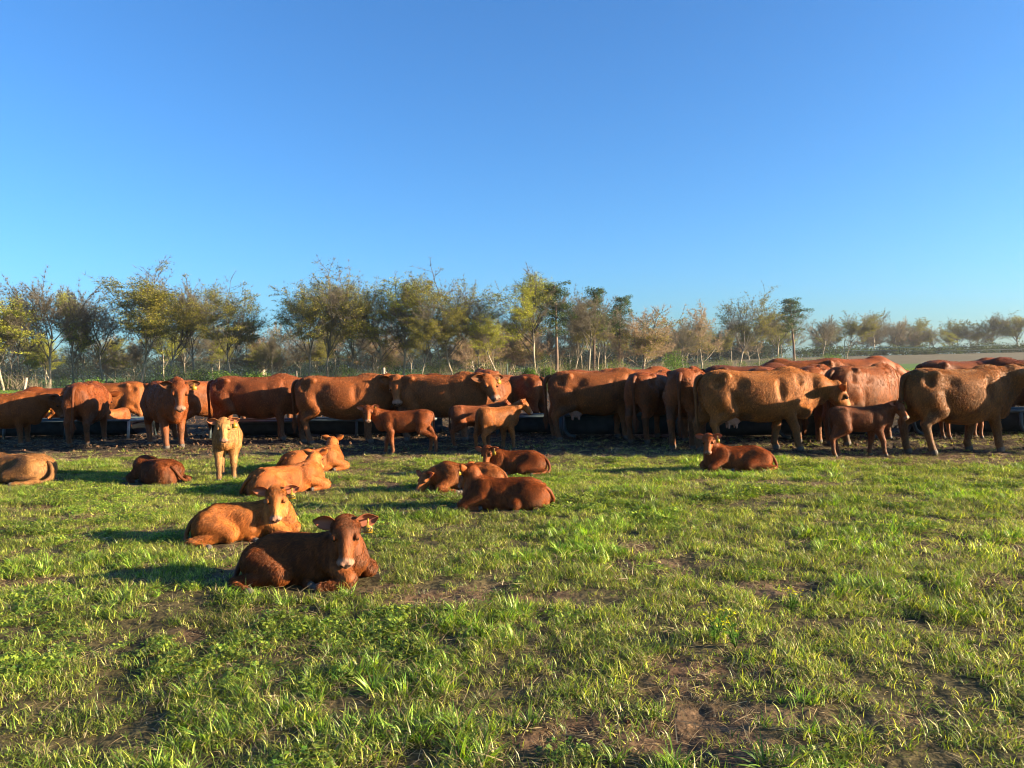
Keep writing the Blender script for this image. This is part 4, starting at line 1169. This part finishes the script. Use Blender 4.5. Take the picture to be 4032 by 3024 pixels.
A_("calf", "shaggy calf lying with its back to the camera, yellow tag on its left ear", "calf", G4, 1980, 8.25, 174, .82, lie=True, lx=1.08, poll=(.46, .02, .50), look=158, hpitch=-50, seed=76, tagd=(1, None), col=RED * 1.12, hair=42000, res=.0105, side=-1, ears=.55)
A_("calf", "calf sleeping with its chin on the ground behind the shaggy calf", "calf", G4, 1835, 9.5, 190, .84, lie=True, lx=1.0, poll=(.62, .02, .22), look=222, hpitch=-42, seed=77, col=ORG, hair=16000, side=1, ears=.4)
A_("calf", "lying calf resting its head on its flank, tag hanging, behind the shaggy calf", "calf", G4, 2020, 10.9, 176, .82, lie=True, lx=1.05, poll=(.46, .16, .42), look=250, hpitch=-62, seed=78, tagd=(1, None), col=RED * 1.15, hair=20000, side=1)
A_("calf", "lone calf lying near the standing cows at right, one ear tag", "calf", G4, 2900, 10.6, 178, .83, lie=True, lx=1.05, poll=(.50, .10, .54), look=252, hpitch=-50, seed=79, tagd=(1, None), col=RED * 1.15, hair=20000, side=1)

# ------------------------------------------------------------------ feed troughs
def trough(x0, x1, y, hgt, label, curved=False, wid=.75, worn=False, slope=None, gz=0.0):
    L = x1 - x0; k = TROUGHK if slope is None else slope
    o = empty("feed_trough", (x0, y, gz), math.atan(k)); tag(o, label, "feed trough", "pipe-framed feed troughs in a row")
    L = L / math.cos(math.atan(k))
    n = max(4, int(L / .25)); b = Bag(); U = []
    for i in range(n + 1):
        for j in range(9):
            a = math.pi * j / 8; t = i / n
            sag = .02 * math.sin(t * math.pi * max(1, round(L / 1.5))) ** 2
            U.append((t * L, -math.cos(a) * wid * .47 + wid / 2, hgt - (math.sin(a) ** .6) * (hgt - .06 + sag)))
    U = np.array(U); m = 9
    Q = [(i * m + j, i * m + j + 1, (i + 1) * m + j + 1, (i + 1) * m + j) for i in range(n) for j in range(8)]
    U2 = U + np.array((0, 0, -.012)); nv = len(U)
    Q2 = [tuple(nv + v for v in q[::-1]) for q in Q]
    b.add(np.concatenate([U, U2]), Q + Q2)
    b.obj("belt", M_BELT, o)
    b = Bag(); r_ = .035
    for yy in (0, wid): b.tube([(0, yy, hgt), (L, yy, hgt)], r_, 10)
    b.obj("side_rail", M_PIPE, o)
    for xx in (0, L):
        b = Bag(); b.tube([(xx, 0, hgt), (xx, wid, hgt)], r_ * 1.05, 10); b.obj("end_rail", M_PIPEW if (worn and xx > 0) else M_PIPE, o)
    nl = max(2, int(L / 1.5) + 1)
    for i in range(nl):
        xx = .02 + (L - .04) * i / (nl - 1)
        for yy in (0, wid):
            b = Bag()
            if curved:
                b.tube([(xx, yy, hgt), (xx, yy, .22), (xx + .03, yy, .12), (xx + .10, yy, .05), (xx + .22, yy, .03)], r_ * .95, 8)
            else:
                b.tube([(xx, yy, hgt), (xx, yy + (.06 if yy else -.06), -.03)], r_ * .95, 8)
            b.obj("leg", M_PIPEW if (worn and i == nl - 1 and yy == 0) else M_PIPE, o)
    b = Bag(); r = np.random.default_rng(int(x0 * 7) % 97)
    nx, ny = max(8, int(L / .12)), 7
    G = np.array([[(L * (i + .3) / (nx + .6), wid * (.14 + .72 * j / (ny - 1)), hgt - .15 + .05 * math.sin(math.pi * j / (ny - 1)) + .035 * r.random()) for j in range(ny)] for i in range(nx)]).reshape(-1, 3)
    b.add(G, [(i * ny + j, (i + 1) * ny + j, (i + 1) * ny + j + 1, i * ny + j + 1) for i in range(nx - 1) for j in range(ny - 1)])
    b.obj("feed", M_FEED, o)
ty = trough_y
trough(-16.0, -9.3, 19.6, .42, "long feed trough at the left with a worn pale end rail", worn=True, wid=1.0, slope=-.14)
trough(-7.0, -1.75, 17.75, .38, "long dark trough behind the cows left of the middle", slope=-.14)
trough(-.35, 1.05, 16.75, .40, "short stretch of trough in the gap right of the calf with the lit side", slope=-.14, wid=.8)
trough(1.05, 3.3, 15.9, .47, "pipe-framed trough on curved runner legs, right of the gap", curved=True)
trough(3.5, 6.6, 14.95, .47, "shaded trough behind the large cow with the udder", curved=True)
trough(7.6, 11.2, 14.6, .45, "trough at the right edge behind the calf nose", curved=True, worn=True)

# ------------------------------------------------------------------ fence posts, wires, pole, birds, shed
def post(px, Y, top, r_, mat, label, lean=0.0, brace=None, name="fence_post"):
    x = at(px, Y); z = hz(x, Y); h_ = CAMH - z + (h0(px) - top) * Y / FPX
    o = empty(name, (x, Y, z)); tag(o, label, "fence post", "fence posts in front of the treeline")
    b = Bag(); b.tube([(0, 0, -.2), (lean * .5, 0, h_ * .5), (lean, 0, h_)], [r_, r_ * .97, r_ * .92], 8); b.obj("post", mat, o)
    if brace:
        b = Bag(); b.tube([(0, 0, h_ * .92), (brace, 0, h_ * .12)], [r_ * .45] * 2, 6); b.obj("brace", mat, o)
post(84, 46, 1488, .075, M_POST, "reddish wooden fence post leaning right, near the left edge", lean=.35)
post(700, 47, 1500, .07, M_POST, "stubby wooden post tilted behind the camera-facing cow", lean=.3)
post(1170, 52, 1462, .03, M_POST, "thin pale steel post against the far green pasture")
post(1513, 50, 1448, .10, M_POST, "thick wooden corner post with a diagonal brace", brace=1.0)
post(1999, 48, 1432, .035, M_POSTD, "thin dark steel post in front of the tan strip in the gap")
post(2392, 60, 1432, .035, M_POSTD, "thin dark steel post above the back of the cow right of the gap")
post(3328, 70, 1340, .035, M_POSTD, "tall thin dark pole at the left end of the ploughed field", name="pole")
def wire(pts, label):
    b = Bag(); b.tube([(at(p, Y), Y, CAMH + (h0(p) - y) * Y / FPX) for p, Y, y in pts], .012, 4)
    o = b.obj("fence_wire", M_WIRE); tag(o, label, "wire", "wires strung across at the right")
wire([(3328, 70, 1366), (3700, 66, 1371), (4250, 60, 1336)], "highest thin wire sloping up to the right over the ploughed field")
wire([(3328, 70, 1372), (3750, 66, 1366), (4250, 60, 1346)], "middle thin wire in front of the far hedge at right")
wire([(3328, 70, 1380), (3700, 66, 1383), (4250, 60, 1368)], "lowest thin wire in front of the far hedge at right")
for (px, py, Y, s_, lab) in [(2281, 482, 60, .35, "tiny dark bird high in the middle of the sky"), (3742, 1152, 150, .9, "small dark bird low in the sky over the far trees at right")]:
    b = Bag(); x = at(px, Y); z = CAMH + (h0(px) - py) * Y / FPX
    Vb = np.array([(0, .5, 0), (.12, 0, .05), (0, -.5, 0), (-.12, 0, .05), (.1, .05, .12), (1, -.1, .32), (.1, -.2, .1), (-.1, .05, .12), (-1, -.1, .32), (-.1, -.2, .1), (0, 0, -.06)]) * s_ * .5 + np.array((x, Y, z))
    b.add(Vb, None, [(0, 3, 1), (1, 3, 2), (0, 1, 10), (1, 2, 10), (2, 3, 10), (3, 0, 10), (4, 5, 6), (7, 9, 8), (6, 5, 4), (8, 9, 7)])
    o = b.obj("bird", M_BIRD, None, False); tag(o, lab, "bird", "birds in the sky")
xs_ = at(1155, 300)
o = empty("shed", (xs_, 262, hz(xs_, 262)), .2); b = Bag(); b.box((0, 0, 1.6), (3, 2.4, 3.2)); b.obj("wall", M_POST, o, False)
b = Bag(); b.add([(-1.8, -1.5, 3.2), (1.8, -1.5, 3.2), (1.8, 1.5, 3.2), (-1.8, 1.5, 3.2), (-1.8, 0, 3.7), (1.8, 0, 3.7)], [(0, 1, 5, 4), (2, 3, 4, 5), (3, 2, 1, 0)], [(0, 4, 3), (1, 2, 5)]); b.obj("roof", M_WHITE, o, False)
tag(o, "tiny distant shed with a white roof, glimpsed through the trees left of middle", "shed")

# ------------------------------------------------------------------ grass, weeds, straw and clods
PC = bpy.data.collections.new("plant_kinds")        # not linked to the scene: sources of the scattered stuff
def blade(b, p, az_, lean, L, w, col, r, segs=4, curve=1.1):
    d = np.array([math.cos(az_), math.sin(az_), 0.0]); sd = np.array([-d[1], d[0], 0.0]) ; tw = r.uniform(-.7, .7)
    sd = sd * math.cos(tw) + np.array([0, 0, 1]) * math.sin(tw) * .5
    q = np.array(p, float); V = []; a = lean
    for i in range(segs):
        t = i / segs; ww = w * (1 - t ** 1.6) * .5 * (0.75 if i == 0 else 1)
        V += [q - sd * ww, q + sd * ww]
        q = q + (d * math.sin(a) + np.array([0, 0, math.cos(a)])) * L / segs; a += curve / segs * r.uniform(.6, 1.4)
    V.append(q); Q = [(2 * i, 2 * i + 1, 2 * i + 3, 2 * i + 2) for i in range(segs - 1)]; T = [(2 * segs - 2, 2 * segs - 1, 2 * segs)]
    c = np.array(col) * r.uniform(.3, 1.5)
    b.add(V, Q, T, c)
def proto(name, fn):
    b = Bag(); fn(b); me = b.mesh(name, True); me.materials.append(M_GRASS)
    o = bpy.data.objects.new(name, me); PC.objects.link(o); return o
GR = [(.25, .30, .030), (.12, .18, .018), (.38, .40, .055), (.44, .40, .11)]
LU = [(.085, .175, .016), (.15, .25, .024), (.24, .32, .038)]
ST = [(.46, .34, .17), (.33, .23, .11), (.55, .44, .25), (.24, .17, .09)]
def short(seed, n, hl, spread, cols, st=.15):
    def f(b):
        r = np.random.default_rng(seed)
        for i in range(n):
            a = r.uniform(0, 6.28); rr = spread * math.sqrt(r.random())
            c = ST[r.integers(4)] if r.random() < st else cols[r.integers(len(cols))]
            blade(b, (rr * math.cos(a), rr * math.sin(a), -.006), r.uniform(0, 6.28), r.uniform(.1, 1.25), r.uniform(*hl), r.uniform(.003, .0058), c, r, 3, 1.2)
    return f
def tuft(seed, n, hl, cols, wd=(.004, .0075), sp_=.022):
    def f(b):
        r = np.random.default_rng(seed)
        for i in range(n):
            a = r.uniform(0, 6.28); rr = sp_ * math.sqrt(r.random())
            c = ST[r.integers(4)] if r.random() < .06 else cols[r.integers(len(cols))]
            blade(b, (rr * math.cos(a), rr * math.sin(a), -.008), a + r.normal() * .5, r.uniform(.1, .75), r.uniform(*hl), r.uniform(*wd), c, r, 5, 1.25)
    return f
def strawf(seed, n):
    def f(b):
        r = np.random.default_rng(seed)
        for i in range(n):
            blade(b, (r.normal() * .05, r.normal() * .05, r.uniform(0, .012)), r.uniform(0, 6.28), r.uniform(1.25, 1.62), r.uniform(.03, .11), r.uniform(.002, .0045), ST[r.integers(4)], r, 3, .25)
    return f
def weed(seed, n, hh, cols):
    def f(b):
        r = np.random.default_rng(seed)
        for i in range(n):
            a = r.uniform(0, 6.28); rr = .06 * math.sqrt(r.random()); z = hh * r.uniform(.3, 1) * (1 - .5 * rr / .06)
            c = np.array((rr * math.cos(a), rr * math.sin(a), z)); k = r.integers(3, 6); col = np.array(cols[r.integers(len(cols))]) * r.uniform(.75, 1.25)
            S = r.uniform(.004, .009); tilt = r.normal(size=2) * .35
            for j in range(k):
                t = j * 6.28 / k + r.random(); e = np.array((math.cos(t), math.sin(t), 0)); g = np.array((-math.sin(t), math.cos(t), 0))
                V = [c, c + e * S * .6 + g * S * .42, c + e * S * 1.25, c + e * S * .6 - g * S * .42]
                V = [v + np.array((0, 0, (v - c)[0] * tilt[0] + (v - c)[1] * tilt[1])) for v in V]
                b.add(V, [(0, 1, 2, 3)], None, col)
            b.add([(c[0] * .3, c[1] * .3, 0), (c[0] * .3 + .0015, c[1] * .3, 0), tuple(c)], None, [(0, 1, 2)], col * .8)
    return f
KINDS = [("a_short", short(1, 16, (.02, .07), .05, GR)), ("b_short", short(2, 18, (.025, .08), .05, GR)), ("c_short", short(3, 15, (.03, .10), .05, GR + LU)), ("d_short", short(4, 18, (.02, .06), .05, GR, .55)),
         ("e_tuft", tuft(5, 24, (.04, .085), LU + GR[:2], (.0035, .006))), ("f_tuft", tuft(6, 30, (.05, .105), LU, (.004, .0065))), ("g_tuft", tuft(7, 18, (.04, .08), GR + LU, (.003, .0055))),
         ("h_straw", strawf(8, 22)), ("i_straw", strawf(9, 14)),
         ("j_weed", weed(10, 40, .05, LU + GR[:1] + [(.13, .20, .03)])), ("k_weed", weed(11, 32, .035, LU + GR[:1] + [(.16, .22, .04)]))]
for nme, fn in KINDS: proto(nme, fn)
def clodf(b):
    for k in range(1):
        pass
CC = bpy.data.collections.new("clod_kinds")
M_CLOD = plain("soil_clod", (.085, .047, .028), .95, .1, .4, 60, .6)
for k in range(4):
    Fc = Field((-1.3,) * 3, (1.3,) * 3, .17); r = np.random.default_rng(k)
    for j in range(6): Fc.ell(r.normal(size=3) * .38, r.uniform(.3, .6, 3), None, .12)
    Vc, Qc = Fc.surface(); me = mesh_np("clod", Vc, Qc, None, False); me.materials.append(M_CLOD)
    CC.objects.link(bpy.data.objects.new("clod_%d" % k, me))

def scatter(name, P, idx, rot, scl, tone, coll, label, cat):
    me = bpy.data.meshes.new(name); me.vertices.add(len(P)); me.vertices.foreach_set("co", P.astype(np.float32).ravel())
    for nm, ty_, dat, key in (("pick", "INT", idx.astype(np.int32), "value"), ("turn", "FLOAT_VECTOR", rot.astype(np.float32).ravel(), "vector"), ("size", "FLOAT", scl.astype(np.float32), "value"), ("tone", "FLOAT", tone.astype(np.float32), "value")):
        me.attributes.new(nm, ty_, "POINT").data.foreach_set(key, dat)
    o = link(name, me); tag(o, label, cat, None, "stuff")
    ng = bpy.data.node_groups.new(name, "GeometryNodeTree")
    ng.interface.new_socket("Geometry", in_out="INPUT", socket_type="NodeSocketGeometry"); ng.interface.new_socket("Geometry", in_out="OUTPUT", socket_type="NodeSocketGeometry")
    gi, go = N(ng, "NodeGroupInput"), N(ng, "NodeGroupOutput"); ip = N(ng, "GeometryNodeInstanceOnPoints")
    ci = N(ng, "GeometryNodeCollectionInfo"); ci.inputs["Collection"].default_value = coll; ci.inputs["Separate Children"].default_value = True; ci.inputs["Reset Children"].default_value = True
    ip.inputs["Pick Instance"].default_value = True
    def na(nm, ty_):
        n = N(ng, "GeometryNodeInputNamedAttribute"); n.data_type = ty_; n.inputs["Name"].default_value = nm; return n.outputs[0]
    L = ng.links.new
    L(gi.outputs[0], ip.inputs["Points"]); L(ci.outputs[0], ip.inputs["Instance"]); L(na("pick", "INT"), ip.inputs["Instance Index"])
    rt_ = N(ng, "FunctionNodeEulerToRotation"); L(na("turn", "FLOAT_VECTOR"), rt_.inputs[0]); L(rt_.outputs[0], ip.inputs["Rotation"]); L(na("size", "FLOAT"), ip.inputs["Scale"])
    L(ip.outputs[0], go.inputs[0])
    md = o.modifiers.new("scatter", "NODES"); md.node_group = ng
    return o

def field_points(n, y0, y1, pw=1.0, marg=1.3):
    r = rng; Y = y0 + (y1 - y0) * r.random(n) ** pw
    half = Y * .70 * 1.08 + marg; X = (r.random(n) * 2 - 1) * half
    return X, Y
X, Y = field_points(330000, 2.3, 15.5, .9)
c = cover(X, Y); lush = fbm2(X * 1.5 + 60, Y * 2.0 + 12, 3)
dens_w = (X * 0 + 1) * np.clip((Y * .756 * 1.0 + 1.3) / (15.5 * .756 + 1.3) * 1.25, 0, 1)     # even density per area
micro = fbm2(X * 5.0 + 11, Y * 6.0 + 3, 3)
keep = rng.random(len(X)) < dens_w * (.10 + .90 * c) * np.clip((micro - .36) / .16, .16, 1)
X, Y, c, lush, micro = X[keep], Y[keep], c[keep], lush[keep], micro[keep]
away = np.ones(len(X), bool)
for o_ in list(COL.objects):
    if o_.get("category") == "calf" and o_.get("group") == G4:
        lx_, ly_ = X - o_.location.x, Y - o_.location.y; a_ = o_.rotation_euler.z; s_ = o_.scale[0]
        qx, qy = (lx_ * math.cos(a_) + ly_ * math.sin(a_)) / s_, (-lx_ * math.sin(a_) + ly_ * math.cos(a_)) / s_
        away &= ((qx / .64) ** 2 + (qy / .52) ** 2) > 1
X, Y, c, lush, micro = X[away], Y[away], c[away], lush[away], micro[away]
u = rng.random(len(X)); idx = rng.integers(0, 3, len(X))
idx = np.where(c < .35, np.where(u < .55, 3, np.where(u < .85, 7, 0)), idx)
idx = np.where((c >= .35) & (u < .10), 3, idx)
tl = (lush > .59) & (c > .4)
idx = np.where(tl & (u > .80), rng.integers(4, 6, len(X)), idx)
idx = np.where(~tl & (u > .93) & (c > .3), 6, idx)
wd_ = fbm2(X * 1.3 + 33, Y * 1.5 + 70, 3) > .60
idx = np.where(wd_ & (u > .62) & (c > .3), rng.integers(9, 11, len(X)), idx)
idx = np.where((u > .30) & (u < .42), 7, idx)
Z = height(X, Y)
rot = np.stack([rng.normal(size=len(X)) * .16, rng.normal(size=len(X)) * .16, rng.random(len(X)) * 6.28], 1)
scl = rng.uniform(.7, 1.25, len(X)) * np.where(lush > .55, 1.15, .9) * (.55 + .9 * micro)
tone = (fbm2(X * 1.1 + 7, Y * 1.5, 3) - .5) * .9 + np.clip(rng.normal(size=len(X)) * .26, -.6, .5)
scatter("grass", np.stack([X, Y, Z], 1), idx, rot, scl, tone, PC, "patchy grazed pasture grass with clover and dry straw", "grass")
# litter of straw on the mud
X, Y = field_points(30000, 2.3, 24, .9); c = cover(X, Y)
k = np.clip((Y - edge_y(X) + 1.6) / 1.2, 0, 1); pk = fbm2(X * 1.5 + 4, Y * 2.2, 3)
keep = rng.random(len(X)) < np.where(pk > .45, .75, .25) * np.clip(k, .16, 1) * np.clip((Y * .756 + 1.3) / (24 * .756) * 1.2, 0, 1)
X, Y = X[keep], Y[keep]; n_ = len(X)
scatter("straw_litter", np.stack([X, Y, height(X, Y)], 1), rng.integers(7, 9, n_), np.stack([rng.normal(size=n_) * .1, rng.normal(size=n_) * .1, rng.random(n_) * 6.28], 1), rng.uniform(.8, 1.7, n_), rng.normal(size=n_) * .15 - .12, PC, "trampled straw and hay litter strewn on the mud", "straw")
X, Y = field_points(26000, 2.4, 40, .85); c = cover(X, Y)
k = np.clip((Y - edge_y(X)) / 1.2, 0, 1)
keep = rng.random(len(X)) < (1 - c) * np.where(k > .5, .8, np.where(fbm2(X * .8 + 50, Y * 1.1 + 3, 3) > .5, .35, .06)) * np.clip((Y * .756 + 1.3) / 14, 0, 1)
X, Y = X[keep], Y[keep]; n_ = len(X); sc_ = rng.uniform(.008, .03, n_) * np.where(Y > 13, 1.5, 1)
scatter("soil_clods", np.stack([X, Y, height(X, Y) + sc_ * .2], 1), rng.integers(0, 4, n_), rng.random((n_, 3)) * 6.28, sc_, rng.normal(size=n_) * .1, CC, "crumbled clods of red-brown soil and dung", "soil")
# rough grass of the strip behind the troughs and of the far pasture
X, Y = field_points(15000, 46, 100, .8, 3); keep = (rng.random(len(X)) < .8) & ~((Y > 68) & (X > -14) & (X < 45)); X, Y = X[keep], Y[keep]; n_ = len(X)
scatter("far_grass", np.stack([X, Y, height(X, Y) - .02], 1), rng.integers(4, 7, n_), np.stack([X * 0, X * 0, rng.random(n_) * 6.28], 1), rng.uniform(1.5, 3.0, n_), rng.normal(size=n_) * .15 + .1, PC, "taller fresh green grass of the strip behind the troughs", "grass")

# flowering mustard plants
def mustard(px, py, hgt, seed, label):
    Yd = CAMH * FPX / (py - h0(px)); x = at(px, Yd); z = hz(x, Yd); r = np.random.default_rng(seed)
    o = empty("mustard_plant", (x, Yd, z)); tag(o, label, "weed", "flowering mustard weeds in the pasture")
    for k in range(r.integers(3, 6)):
        a = r.uniform(0, 6.28); l = r.uniform(.2, .55) * hgt; top = np.array((math.cos(a) * l, math.sin(a) * l, hgt * r.uniform(.75, 1.05)))
        b = Bag(); b.tube([(0, 0, -.01), tuple(top * .5 + np.array((0, 0, .03))), tuple(top)], [.004, .003, .0018], 5, C=(.10, .17, .04)); st_ = b.obj("stem", M_LEAF, o)
        for j in range(5):
            t = r.uniform(.12, .75); p = top * t; b = Bag(); aa = r.uniform(0, 6.28); e = np.array((math.cos(aa), math.sin(aa), .35)); g = np.array((-math.sin(aa), math.cos(aa), 0)); S = r.uniform(.03, .055)
            b.add([p, p + e * S * .5 + g * S * .28, p + e * S, p + e * S * .5 - g * S * .28], [(0, 1, 2, 3)], None, (.09, .18, .03)); b.obj("leaf", M_LEAF, o, False)
        for j in range(r.integers(3, 7)):
            p = top + r.normal(size=3) * np.array((.014, .014, .012)); b = Bag(); til = rand_unit(1, r)[0] * .5 + np.array((0, 0, 1)); til /= np.linalg.norm(til)
            u1 = np.cross(til, (1, 0, .1)); u1 /= np.linalg.norm(u1); u2 = np.cross(til, u1)
            for q in range(4):
                t = q * 1.5708; e = u1 * math.cos(t) + u2 * math.sin(t); g = -u1 * math.sin(t) + u2 * math.cos(t); S = .008
                b.add([p, p + e * S * .6 + g * S * .5, p + e * S * 1.1 + til * .002, p + e * S * .6 - g * S * .5], [(0, 1, 2, 3)], None, (.55, .50, .03))
            b.obj("flower", M_LEAF, o, False)
mustard(2800, 2530, .17, 1, "yellow-flowering mustard weed, tallest flower cluster on the right grass")
mustard(2880, 2560, .14, 2, "yellow-flowering mustard weed just right of the tallest cluster")
mustard(3105, 2420, .12, 3, "small lone yellow-flowering weed farther right")
mustard(2060, 1960, .10, 4, "low weed with pale yellow buds just below the shaggy lying calf")
